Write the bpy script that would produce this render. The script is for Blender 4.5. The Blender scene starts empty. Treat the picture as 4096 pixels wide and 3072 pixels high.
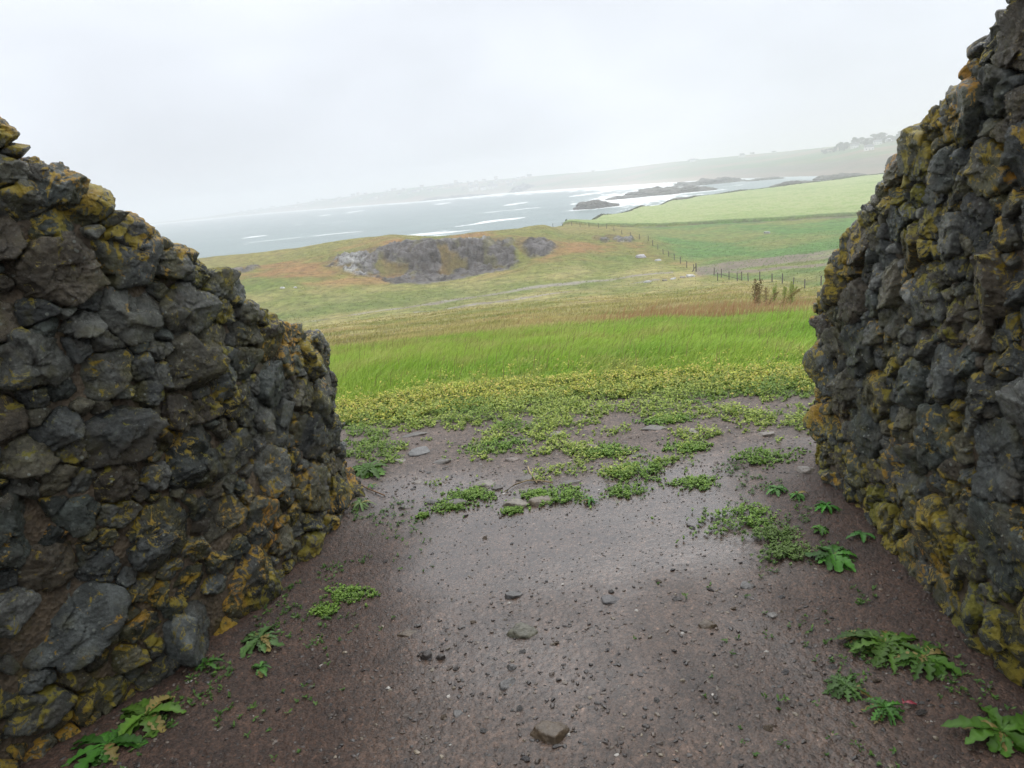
import bpy, math, random
import numpy as np
from mathutils import Vector, Matrix
random.seed(7)
rng = np.random.default_rng(11)
S = bpy.context.scene
COL = S.collection
rad = math.radians

# ---------------------------------------------------------------- camera
EYE = 1.6
FPX = 745.0
PITCH, ROLL = rad(15.0), rad(5.5)
cam = bpy.data.cameras.new('camera')
cam.sensor_width = 36.0
cam.lens = FPX / 1024 * 36.0
cam.clip_start, cam.clip_end = 0.05, 20000
co = bpy.data.objects.new('camera', cam)
COL.objects.link(co)
_r = Vector((math.cos(ROLL), -math.sin(ROLL) * math.sin(PITCH), -math.sin(ROLL) * math.cos(PITCH)))
_u = Vector((math.sin(ROLL), math.cos(ROLL) * math.sin(PITCH), math.cos(ROLL) * math.cos(PITCH)))
_f = Vector((0, math.cos(PITCH), -math.sin(PITCH)))
M = Matrix((( _r.x, _u.x, -_f.x, 0), (_r.y, _u.y, -_f.y, 0), (_r.z, _u.z, -_f.z, EYE), (0, 0, 0, 1)))
co.matrix_world = M
S.camera = co

# ---------------------------------------------------------------- light and exposure
S.view_settings.view_transform = 'Standard'
S.view_settings.look = 'None'
S.view_settings.gamma = 1.0
S.view_settings.exposure = 0.10
SUN_EL, SUN_AZ = 52.0, 20.0
sun = bpy.data.lights.new('sun', 'SUN')
sun.energy = 1.0
sun.angle = rad(40)
sun.color = (1.0, 0.98, 0.95)
so = bpy.data.objects.new('sun', sun)
COL.objects.link(so)
so.rotation_euler = (rad(90 - SUN_EL), 0, rad(180 - SUN_AZ))

W = bpy.data.worlds.new('World')
S.world = W
W.use_nodes = True
nt = W.node_tree
nt.nodes.clear()
def nd(t, typ, **kw):
    n = t.nodes.new(typ)
    for k, v in kw.items(): setattr(n, k, v)
    return n
out = nd(nt, 'ShaderNodeOutputWorld')
bg = nd(nt, 'ShaderNodeBackground')
bg.inputs[1].default_value = 0.1
sky = nd(nt, 'ShaderNodeTexSky', sky_type='NISHITA', sun_disc=False)
sky.sun_elevation = rad(SUN_EL)
sky.sun_rotation = rad(SUN_AZ)
tc = nd(nt, 'ShaderNodeTexCoord')
sep = nd(nt, 'ShaderNodeSeparateXYZ')
nt.links.new(tc.outputs['Generated'], sep.inputs[0])
# overcast cloud layer: brighter overhead than at the horizon, soft mottling
ramp = nd(nt, 'ShaderNodeValToRGB')
cr = ramp.color_ramp
cr.elements[0].position = 0.0;  cr.elements[0].color = (7.3, 7.7, 8.5, 1)
cr.elements[1].position = 1.0;  cr.elements[1].color = (20.0, 20.4, 21.0, 1)
e = cr.elements.new(0.12); e.color = (8.5, 8.95, 9.8, 1)
e = cr.elements.new(0.30); e.color = (9.1, 9.55, 10.3, 1)
e = cr.elements.new(0.55); e.color = (15.0, 15.4, 16.0, 1)
nt.links.new(sep.outputs['Z'], ramp.inputs[0])
noi = nd(nt, 'ShaderNodeTexNoise')
noi.inputs['Scale'].default_value = 2.3
noi.inputs['Detail'].default_value = 3.0
noi.inputs['Roughness'].default_value = 0.45
mp = nd(nt, 'ShaderNodeMapping')
mp.inputs['Scale'].default_value = (1, 1, 2.2)
mp.inputs['Location'].default_value = (0.35, 0.2, 0.1)
nt.links.new(tc.outputs['Generated'], mp.inputs[0])
nt.links.new(mp.outputs[0], noi.inputs[0])
mr = nd(nt, 'ShaderNodeMapRange')
mr.inputs[1].default_value, mr.inputs[2].default_value = 0.3, 0.7
mr.inputs[3].default_value, mr.inputs[4].default_value = 0.84, 1.12
nt.links.new(noi.outputs[0], mr.inputs[0])
mul = nd(nt, 'ShaderNodeVectorMath', operation='SCALE')
nt.links.new(ramp.outputs[0], mul.inputs[0])
nt.links.new(mr.outputs[0], mul.inputs['Scale'])
mix = nd(nt, 'ShaderNodeMix', data_type='RGBA')
mix.inputs[0].default_value = 0.95
nt.links.new(sky.outputs[0], mix.inputs[6])
nt.links.new(mul.outputs[0], mix.inputs[7])
nt.links.new(mix.outputs[2], bg.inputs[0])
nt.links.new(bg.outputs[0], out.inputs[0])
S.cycles.max_bounces = 6
S.cycles.diffuse_bounces = 3
S.cycles.glossy_bounces = 2
S.cycles.transmission_bounces = 2
S.cycles.volume_bounces = 1
S.cycles.use_denoising = True

# ---------------------------------------------------------------- noise and mesh helpers
_P = np.random.default_rng(3).permutation(256).astype(np.int32)
_P = np.concatenate([_P, _P, _P])
_G = np.random.default_rng(4).normal(size=(256, 3)).astype(np.float32)
_G /= np.linalg.norm(_G, axis=1)[:, None]
def perlin(p):
    p = np.asarray(p, dtype=np.float32)
    out = np.empty(len(p), np.float32)
    for a in range(0, len(p), 400000):
        q = p[a:a + 400000]
        i = np.floor(q).astype(np.int32); f = q - i; i &= 255
        w = f * f * f * (f * (f * 6 - 15) + 10)
        r = 0
        for dx in (0, 1):
            for dy in (0, 1):
                for dz in (0, 1):
                    h = _P[_P[_P[i[:, 0] + dx] + i[:, 1] + dy] + i[:, 2] + dz]
                    g = _G[h]
                    d = g[:, 0] * (f[:, 0] - dx) + g[:, 1] * (f[:, 1] - dy) + g[:, 2] * (f[:, 2] - dz)
                    wt = (w[:, 0] if dx else 1 - w[:, 0]) * (w[:, 1] if dy else 1 - w[:, 1]) * (w[:, 2] if dz else 1 - w[:, 2])
                    r = r + d * wt
        out[a:a + 400000] = r
    return out * 1.6
def fbm(p, octv=4, lac=2.03, gain=0.5):
    p = np.asarray(p, np.float32); s = 0; a = 1.0; n = 0
    for k in range(octv):
        s = s + a * perlin(p + 17.3 * k); n += a; p = p * lac; a *= gain
    return s / n
def ridged(p, octv=4, lac=2.1, gain=0.55):
    p = np.asarray(p, np.float32); s = 0; a = 1.0; n = 0
    for k in range(octv):
        s = s + a * (1 - 2 * np.abs(perlin(p + 31.7 * k))); n += a; p = p * lac; a *= gain
    return s / n
def n2(x, y, sc, octv=4, seed=0.0, f=fbm):
    return f(np.stack([x * sc, y * sc, np.full_like(x, 3.7 + seed)], 1), octv)
def sstep(a, b, x):
    t = np.clip((x - a) / (b - a), 0, 1); return t * t * (3 - 2 * t)

def mkmesh(name, verts, faces, attrs=None, smooth=True, fattr=None):
    """faces: list of int arrays (n,k)"""
    me = bpy.data.meshes.new(name)
    V = np.ascontiguousarray(verts, np.float32)
    me.vertices.add(len(V)); me.vertices.foreach_set('co', V.ravel())
    loops = np.concatenate([f.ravel() for f in faces]).astype(np.int32)
    tot = np.concatenate([np.full(len(f), f.shape[1], np.int32) for f in faces])
    st = np.concatenate([[0], np.cumsum(tot)[:-1]]).astype(np.int32)
    me.loops.add(len(loops)); me.loops.foreach_set('vertex_index', loops)
    me.polygons.add(len(tot)); me.polygons.foreach_set('loop_start', st)
    me.polygons.foreach_set('use_smooth', np.full(len(tot), smooth, bool))
    for k, v in (attrs or {}).items():
        v = np.asarray(v, np.float32)
        if v.ndim == 2:
            a = me.attributes.new(k, 'FLOAT_COLOR', 'POINT')
            if v.shape[1] == 3: v = np.concatenate([v, np.ones((len(v), 1), np.float32)], 1)
            a.data.foreach_set('color', np.ascontiguousarray(v).ravel())
        else:
            a = me.attributes.new(k, 'FLOAT', 'POINT'); a.data.foreach_set('value', v)
    me.update(calc_edges=True)
    return me
def mkobj(name, me, mat=None, parent=None, loc=None, **props):
    o = bpy.data.objects.new(name, me); COL.objects.link(o)
    if mat and me is not None and len(me.materials) == 0: me.materials.append(mat)
    if parent: o.parent = parent
    if loc is not None: o.location = loc
    for k, v in props.items(): o[k] = v
    return o
def thing(name, label, category, loc=(0, 0, 0), group=None, rotz=0):
    o = bpy.data.objects.new(name, None); COL.objects.link(o)
    o.empty_display_size = 0.2
    o.location = loc; o.rotation_euler = (0, 0, rotz); o['label'] = label; o['category'] = category
    if group: o['group'] = group
    return o

class MB:
    """collects boxes, tubes, raw faces into one mesh"""
    def __init__(s): s.v = []; s.f = {}; s.n = 0; s.c = []
    def add(s, v, f, c=None):
        v = np.asarray(v, float)
        for q in f: s.f.setdefault(len(q), []).append([i + s.n for i in q])
        s.v.append(v); s.n += len(v)
        s.c.append(np.tile(np.asarray(c if c is not None else (1, 1, 1), float), (len(v), 1)))
    def box(s, a, b, c=None):
        (x0, y0, z0), (x1, y1, z1) = a, b
        v = [(x0, y0, z0), (x1, y0, z0), (x1, y1, z0), (x0, y1, z0), (x0, y0, z1), (x1, y0, z1), (x1, y1, z1), (x0, y1, z1)]
        s.add(v, [(0, 3, 2, 1), (4, 5, 6, 7), (0, 1, 5, 4), (1, 2, 6, 5), (2, 3, 7, 6), (3, 0, 4, 7)], c)
    def tube(s, pts, rs, n=6, c=None):
        pts = [np.asarray(p, float) for p in pts]; vs = []
        for i, p in enumerate(pts):
            t = pts[min(i + 1, len(pts) - 1)] - pts[max(i - 1, 0)]; t /= np.linalg.norm(t) + 1e-9
            a = np.cross(t, (0.3, 0.9, 0.1) if abs(t[1]) < .8 else (1, 0, 0)); a /= np.linalg.norm(a); b = np.cross(t, a)
            for k in range(n):
                th = 2 * math.pi * k / n; vs.append(p + rs[i] * (math.cos(th) * a + math.sin(th) * b))
        f = []
        for i in range(len(pts) - 1):
            for k in range(n): f.append((i * n + k, i * n + (k + 1) % n, (i + 1) * n + (k + 1) % n, (i + 1) * n + k))
        f.append(tuple(range(n))[::-1]); f.append(tuple((len(pts) - 1) * n + k for k in range(n)))
        s.add(vs, f, c)
    def mesh(s, name, smooth=False):
        return mkmesh(name, np.concatenate(s.v), [np.array(q) for q in s.f.values()], {'col': np.concatenate(s.c)}, smooth)

_ico = {}
def ico(l):
    if l in _ico: return _ico[l]
    if l == 0:
        t = (1 + 5 ** .5) / 2
        v = np.array([(-1, t, 0), (1, t, 0), (-1, -t, 0), (1, -t, 0), (0, -1, t), (0, 1, t), (0, -1, -t), (0, 1, -t), (t, 0, -1), (t, 0, 1), (-t, 0, -1), (-t, 0, 1)], float)
        v /= np.linalg.norm(v[0])
        f = np.array([(0, 11, 5), (0, 5, 1), (0, 1, 7), (0, 7, 10), (0, 10, 11), (1, 5, 9), (5, 11, 4), (11, 10, 2), (10, 7, 6), (7, 1, 8), (3, 9, 4), (3, 4, 2), (3, 2, 6), (3, 6, 8), (3, 8, 9), (4, 9, 5), (2, 4, 11), (6, 2, 10), (8, 6, 7), (9, 8, 1)])
    else:
        v, f = ico(l - 1)
        e = np.concatenate([f[:, [0, 1]], f[:, [1, 2]], f[:, [2, 0]]]); es = np.sort(e, 1)
        u, inv = np.unique(es, axis=0, return_inverse=True); inv = inv.reshape(-1)
        m = (v[u[:, 0]] + v[u[:, 1]]) / 2; m /= np.linalg.norm(m, axis=1)[:, None]
        n = len(v); k = len(f); a, b, c = inv[:k] + n, inv[k:2 * k] + n, inv[2 * k:] + n
        f = np.concatenate([np.stack([f[:, 0], a, c], 1), np.stack([f[:, 1], b, a], 1), np.stack([f[:, 2], c, b], 1), np.stack([a, b, c], 1)])
        v = np.concatenate([v, m])
    _ico[l] = (v, f); return _ico[l]

# ---------------------------------------------------------------- materials
def newmat(name):
    m = bpy.data.materials.new(name); m.use_nodes = True
    t = m.node_tree; b = t.nodes['Principled BSDF']
    return m, t, b
def attr(t, name): return nd(t, 'ShaderNodeAttribute', attribute_name=name)
def noise(t, scale, detail=4, rough=0.55, vec=None, dist=0):
    n = nd(t, 'ShaderNodeTexNoise'); n.inputs['Scale'].default_value = scale; n.inputs['Detail'].default_value = detail
    n.inputs['Roughness'].default_value = rough; n.inputs['Distortion'].default_value = dist
    if vec is not None: t.links.new(vec, n.inputs['Vector'])
    return n
def rampn(t, src, stops):
    r = nd(t, 'ShaderNodeValToRGB'); c = r.color_ramp
    while len(c.elements) > 1: c.elements.remove(c.elements[-1])
    for i, (p, col) in enumerate(stops):
        el = c.elements[0] if i == 0 else c.elements.new(p)
        el.position = p; el.color = (*col, 1) if len(col) == 3 else col
    t.links.new(src, r.inputs[0]); return r
def g(v): return (v, v, v)
def mixc(t, fac, a, b, mode='MIX'):
    m = nd(t, 'ShaderNodeMix', data_type='RGBA', blend_type=mode)
    if isinstance(fac, (int, float)): m.inputs[0].default_value = fac
    else: t.links.new(fac, m.inputs[0])
    for i, v in ((6, a), (7, b)):
        if isinstance(v, tuple): m.inputs[i].default_value = (*v, 1) if len(v) == 3 else v
        else: t.links.new(v, m.inputs[i])
    return m.outputs[2]
def bump(t, b, src, strength, dist, prev=None):
    n = nd(t, 'ShaderNodeBump'); n.inputs['Strength'].default_value = strength; n.inputs['Distance'].default_value = dist
    t.links.new(src, n.inputs['Height'])
    if prev is not None: t.links.new(prev, n.inputs['Normal'])
    if b: t.links.new(n.outputs[0], b.inputs['Normal'])
    return n.outputs[0]
def math_(t, op, a, b=None, clamp=False):
    n = nd(t, 'ShaderNodeMath', operation=op, use_clamp=clamp)
    for i, v in ((0, a), (1, b)):
        if v is None: continue
        if isinstance(v, (int, float)): n.inputs[i].default_value = v
        else: t.links.new(v, n.inputs[i])
    return n.outputs[0]

def stone_mat():
    m, t, b = newmat('wet_lichened_stone')
    a = attr(t, 'col'); li = attr(t, 'lich')
    tc = nd(t, 'ShaderNodeTexCoord'); V = tc.outputs['Object']
    n1 = noise(t, 14, 6, .65, V); n2_ = noise(t, 70, 5, .7, V)
    c = mixc(t, 1.0, a.outputs[0], rampn(t, n1.outputs[0], [(.28, g(.42)), (.5, g(1.0)), (.72, g(1.9))]).outputs[0], 'MULTIPLY')
    c = mixc(t, 1.0, c, rampn(t, n2_.outputs[0], [(.3, g(.6)), (.5, g(1.0)), (.72, g(1.6))]).outputs[0], 'MULTIPLY')
    # brown staining
    n5 = noise(t, 5, 4, .6, V)
    c = mixc(t, rampn(t, n5.outputs[0], [(.5, g(0)), (.7, g(.7))]).outputs[0], c, (.085, .068, .042))
    # olive film
    n3 = noise(t, 6.5, 6, .65, V, .4)
    olive = math_(t, 'ADD', n3.outputs[0], math_(t, 'MULTIPLY', li.outputs[2], .16))
    c = mixc(t, rampn(t, olive, [(.54, g(0)), (.70, g(.7))]).outputs[0], c, (.105, .098, .030))
    # yellow lichen patches, with a preference for upward faces
    n4 = noise(t, 19.0, 9, .74, V, .9); n4b = noise(t, 2.6, 2, .5, V)
    geo = nd(t, 'ShaderNodeNewGeometry'); sp = nd(t, 'ShaderNodeSeparateXYZ'); t.links.new(geo.outputs['Normal'], sp.inputs[0])
    yl = math_(t, 'ADD', n4.outputs[0], math_(t, 'MULTIPLY', n4b.outputs[0], .30))
    yl = math_(t, 'ADD', yl, math_(t, 'MULTIPLY', li.outputs[2], .17))
    yl = math_(t, 'ADD', yl, math_(t, 'MULTIPLY', sp.outputs[2], .05))
    ym = rampn(t, yl, [(.769, g(0)), (.791, g(.88))])
    ycol = rampn(t, noise(t, 3.3, 3, .5, V).outputs[0], [(.35, (.23, .215, .018)), (.52, (.38, .28, .02)), (.68, (.50, .25, .022))])
    c = mixc(t, ym.outputs[0], c, mixc(t, 1.0, ycol.outputs[0], rampn(t, n2_.outputs[0], [(.3, g(.55)), (.6, g(1.15))]).outputs[0], 'MULTIPLY'))
    # pale crusty specks
    vo = nd(t, 'ShaderNodeTexVoronoi'); vo.inputs['Scale'].default_value = 38; t.links.new(V, vo.inputs['Vector'])
    spk = math_(t, 'MULTIPLY', rampn(t, vo.outputs['Distance'], [(.16, g(1)), (.21, g(0))]).outputs[0], rampn(t, noise(t, 11, 2, .5, V).outputs[0], [(.49, g(0)), (.55, g(.75))]).outputs[0])
    c = mixc(t, spk, c, (.27, .29, .25))
    t.links.new(c, b.inputs['Base Color'])
    rr = rampn(t, n1.outputs[0], [(.3, g(.11)), (.7, g(.38))])
    rm = math_(t, 'ADD', rr.outputs[0], math_(t, 'MULTIPLY', ym.outputs[0], .35), True)
    t.links.new(rm, b.inputs['Roughness'])
    b.inputs['Specular IOR Level'].default_value = .5
    nb = bump(t, None, noise(t, 26, 8, .75, V).outputs[0], 1.0, .03)
    bump(t, b, noise(t, 120, 5, .7, V).outputs[0], .8, .006, nb)
    return m
def mortar_mat():
    m, t, b = newmat('earthy_lime_mortar')
    tc = nd(t, 'ShaderNodeTexCoord'); V = tc.outputs['Object']
    n1 = noise(t, 12, 6, .7, V)
    c = rampn(t, n1.outputs[0], [(.3, (.04, .031, .02)), (.5, (.08, .060, .038)), (.75, (.14, .105, .068))]).outputs[0]
    vo = nd(t, 'ShaderNodeTexVoronoi'); vo.inputs['Scale'].default_value = 75; t.links.new(V, vo.inputs['Vector'])
    c = mixc(t, .6, c, mixc(t, 1.0, c, rampn(t, vo.outputs['Color'], [(.1, g(.5)), (.9, g(1.9))]).outputs[0], 'MULTIPLY'))
    c = mixc(t, rampn(t, noise(t, 5, 6, .65, V).outputs[0], [(.56, g(0)), (.66, g(.7))]).outputs[0], c, (.12, .10, .02))
    t.links.new(c, b.inputs['Base Color']); b.inputs['Roughness'].default_value = .7
    nb = bump(t, None, vo.outputs['Distance'], .8, .006)
    bump(t, b, noise(t, 40, 6, .7, V).outputs[0], .8, .012, nb)
    return m
def gravel_mat():
    m, t, b = newmat('wet_gravel')
    a = attr(t, 'col'); w = attr(t, 'wet')
    tc = nd(t, 'ShaderNodeTexCoord'); V = tc.outputs['Object']
    vo = nd(t, 'ShaderNodeTexVoronoi'); vo.inputs['Scale'].default_value = 120; t.links.new(V, vo.inputs['Vector'])
    vo2 = nd(t, 'ShaderNodeTexVoronoi'); vo2.inputs['Scale'].default_value = 50; t.links.new(V, vo2.inputs['Vector'])
    c = mixc(t, 1.0, a.outputs[0], rampn(t, vo.outputs['Color'], [(.15, g(.5)), (.6, g(1.0)), (.9, g(1.35)), (.96, g(2.6))]).outputs[0], 'MULTIPLY')
    c = mixc(t, 1.0, c, rampn(t, vo2.outputs['Color'], [(.1, g(.7)), (.8, g(1.2)), (1, g(1.5))]).outputs[0], 'MULTIPLY')
    c = mixc(t, 1.0, c, rampn(t, noise(t, 7, 5, .6, V).outputs[0], [(.3, g(.7)), (.7, g(1.35))]).outputs[0], 'MULTIPLY')
    t.links.new(c, b.inputs['Base Color'])
    rr = rampn(t, w.outputs[2], [(0, g(.7)), (.5, g(.40)), (1, g(.2))])
    t.links.new(rr.outputs[0], b.inputs['Roughness'])
    b.inputs['Specular IOR Level'].default_value = .5
    t.links.new(rampn(t, w.outputs[2], [(.4, g(0)), (1, g(.4))]).outputs[0], b.inputs['Coat Weight']); b.inputs['Coat Roughness'].default_value = .2
    inv = math_(t, 'SUBTRACT', 1.2, w.outputs[2])
    nb = nd(t, 'ShaderNodeBump'); nb.inputs['Distance'].default_value = .005; t.links.new(vo.outputs['Distance'], nb.inputs['Height']); t.links.new(math_(t, 'MULTIPLY', inv, .7), nb.inputs['Strength'])
    nb.invert = True
    nb2 = nd(t, 'ShaderNodeBump'); nb2.inputs['Distance'].default_value = .008; t.links.new(noise(t, 55, 6, .75, V).outputs[0], nb2.inputs['Height']); t.links.new(math_(t, 'MULTIPLY', inv, .8), nb2.inputs['Strength'])
    t.links.new(nb.outputs[0], nb2.inputs['Normal']); t.links.new(nb2.outputs[0], b.inputs['Normal'])
    return m
def land_mat(name, sc=3.0, bs=.6, bd=.15, rough=.85, detail=(.65, 1.45)):
    m, t, b = newmat(name)
    a = attr(t, 'col'); tc = nd(t, 'ShaderNodeTexCoord'); V = tc.outputs['Object']
    n = noise(t, sc, 8, .72, V)
    c = mixc(t, 1.0, a.outputs[0], rampn(t, n.outputs[0], [(.3, g(detail[0])), (.7, g(detail[1]))]).outputs[0], 'MULTIPLY')
    t.links.new(c, b.inputs['Base Color']); b.inputs['Roughness'].default_value = rough
    b.inputs['Specular IOR Level'].default_value = .2
    bump(t, b, n.outputs[0], bs, bd)
    return m
def leaf_mat(name, rough=.55, trans=.25):
    m, t, b = newmat(name)
    a = attr(t, 'col'); t.links.new(a.outputs[0], b.inputs['Base Color']); b.inputs['Roughness'].default_value = rough
    b.inputs['Specular IOR Level'].default_value = .35
    o = t.nodes['Material Output']
    tr = nd(t, 'ShaderNodeBsdfTranslucent'); t.links.new(a.outputs[0], tr.inputs[0])
    mx = nd(t, 'ShaderNodeMixShader'); mx.inputs[0].default_value = trans
    t.links.new(b.outputs[0], mx.inputs[1]); t.links.new(tr.outputs[0], mx.inputs[2]); t.links.new(mx.outputs[0], o.inputs[0])
    return m
def simple_mat(name, col=None, rough=.7, nsc=20, amp=(.7, 1.3), bs=.3, bd=.01):
    m, t, b = newmat(name); tc = nd(t, 'ShaderNodeTexCoord'); V = tc.outputs['Object']
    n = noise(t, nsc, 6, .65, V); src = attr(t, 'col').outputs[0] if col is None else col
    c = mixc(t, 1.0, src, rampn(t, n.outputs[0], [(.3, g(amp[0])), (.7, g(amp[1]))]).outputs[0], 'MULTIPLY')
    t.links.new(c, b.inputs['Base Color']); b.inputs['Roughness'].default_value = rough
    bump(t, b, n.outputs[0], bs, bd); return m
def sea_mat():
    m, t, b = newmat('sea_water')
    a = attr(t, 'foam'); tc = nd(t, 'ShaderNodeTexCoord'); V = tc.outputs['Object']
    n = noise(t, .02, 5, .6, V)
    c = rampn(t, n.outputs[0], [(.35, (.07, .13, .13)), (.65, (.105, .175, .17))]).outputs[0]
    c = mixc(t, a.outputs[2], c, (.85, .87, .87))
    t.links.new(c, b.inputs['Base Color'])
    t.links.new(rampn(t, a.outputs[2], [(0, g(.28)), (.6, g(.8))]).outputs[0], b.inputs['Roughness'])
    b.inputs['IOR'].default_value = 1.33
    nb = bump(t, None, noise(t, .12, 6, .65, V, .3).outputs[0], .8, 2.2)
    bump(t, b, noise(t, .9, 3, .6, V).outputs[0], .5, .3, nb)
    return m
M_stone, M_mortar, M_gravel = stone_mat(), mortar_mat(), gravel_mat()
M_meadow = land_mat('meadow_turf', .55, 1.0, .8, detail=(.5, 1.6))
M_crop = land_mat('crop_leaves', 1.3, .9, .5, detail=(.6, 1.5))
M_track = land_mat('muddy_track', 1.6, .5, .1, .6)
M_far = land_mat('far_land', .05, .5, 3, detail=(.8, 1.25))
M_sand = land_mat('sand', .05, .2, .5, detail=(.9, 1.1))
M_rock = land_mat('slate_rock', .42, 1.0, 1.6, .6, detail=(.3, 1.9))
M_leaf = leaf_mat('leaves'); M_grass = leaf_mat('grass_blades', .6, .3)
M_peb = simple_mat('pebbles', None, .4, 60, (.7, 1.3), .3, .003)
M_flat = simple_mat('flat_stones', None, .42, 25, (.6, 1.5), .7, .01)
M_wood = simple_mat('weathered_wood', None, .8, 8, (.6, 1.3), .3, .01)
M_wire = simple_mat('fence_wire', (.12, .12, .12), .5)
M_wall = simple_mat('house_render', None, .8, 1, (.9, 1.05), .1, .01)
M_roof = simple_mat('roof_slates', None, .7, 1, (.8, 1.2), .2, .02)
M_glass = simple_mat('dark_window', (.05, .055, .06), .2, 1)
M_sea = sea_mat()

# ---------------------------------------------------------------- terrain
SEA = -26.0
tand = lambda d: math.tan(rad(d))
def K(D, dip): return (D, EYE - D * tand(dip))
head = [(0, 0), (5.2, 0), (6.4, -.04), (8, -.2), (11, -.64), (15, -1.34), (22, -2.62), (32, -4.33)]
cols = {
 -60: [(115, -16.2), (140, -16.3), K(175, 4.6), K(190, 4.1), K(225, 3.0), (260, -12.5), (330, -20), (380, -29)],
 -22: [(115, -16.2), (140, -16.3), K(175, 4.6), K(190, 4.1), K(225, 3.0), (260, -12.5), (330, -20), (380, -29)],
 -16: [(115, -16.3), (130, -16.5), K(160, 5.2), K(185, 4.0), K(215, 3.06), (255, -13), (320, -22), (370, -29)],
 -12: [(115, -16.3), (130, -16.6), K(165, 5.16), K(176, 4.0), K(205, 2.83), (250, -12.5), (310, -22), (360, -29)],
 -8:  [(115, -16.3), (128, -16.6), (140, -16.6), K(155, 6.3), K(163, 5.9), K(169, 3.85), K(200, 2.78), (250, -13), (310, -22), (360, -29)],
 -4:  [(115, -16.3), (128, -16.6), K(152, 6.7), K(163, 6.35), K(168, 3.8), K(173, 3.55), K(190, 3.33), (240, -13.5), (300, -22), (350, -29)],
 0:   [(115, -16.3), (128, -16.6), K(152, 6.45), K(163, 6.1), K(168, 4.3), K(174, 3.85), K(192, 3.29), (240, -13.5), (300, -22), (350, -29)],
 3.5: [(115, -16.3), (128, -16.6), K(150, 6.2), K(163, 5.4), K(172, 4.4), K(200, 3.21), (240, -13), (300, -22), (350, -29)],
 5.4: [(115, -16.3), (130, -16.6), K(150, 6.3), K(170, 5.0), K(190, 4.2), K(234, 3.43), K(290, 3.19), (330, -22), (380, -29)],
 8:   [(115, -16.3), (140, -16.6), K(170, 5.6), K(190, 4.4), K(215, 3.8), K(250, 3.75), K(370, 3.0), (440, -25), (480, -29)],
 11:  [(115, -16.3), (140, -16.6), (160, -15.9), K(185, 5.04), (200, -15.3), K(250, 4.0), K(450, 2.6), (500, -25), (530, -29)],
 13:  [(115, -16.3), (135, -16.7), (160, -16.4), (200, -16.1), K(250, 4.1), K(540, 2.35), (590, -25.2), (620, -29)],
 15:  [(115, -16.2), (135, -16.8), (200, -16.7), K(250, 4.2), K(600, 2.2), (640, -25.2), (670, -29)],
 18:  [(118, -16.1), (150, -16.6), (200, -16.8), K(250, 4.25), K(640, 2.08), (690, -25.4), (720, -29)],
 22:  [(100, -14.6), (135, -15.6), (160, -16.4), (200, -16.7), K(250, 4.3), K(680, 1.94), (730, -25), (760, -29)],
 26:  [(85, -12.5), (125, -14.3), (160, -15.5), (200, -16.4), K(250, 4.35), K(720, 1.75), (800, -25), (830, -29)],
 60:  [(85, -12.5), (125, -14.3), (160, -15.5), (200, -16.4), K(250, 4.35), K(720, 1.75), (800, -25), (830, -29)],
}
_az = np.array(sorted(cols)); _Dg = np.concatenate([np.arange(0, 300, .5), np.arange(300, 1000, 4.), [1200, 6000]])
_T = np.stack([np.interp(_Dg, *np.array(head + cols[a] + [(6000, -31)]).T) for a in _az])
_k = np.ones(7) / 7
def _sm(r):
    q = np.pad(r, 3, mode='edge'); s = np.convolve(q, _k, 'valid'); s[_Dg > 1000] = r[_Dg > 1000]; return s
_T = np.stack([_sm(r) for r in _T])
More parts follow.
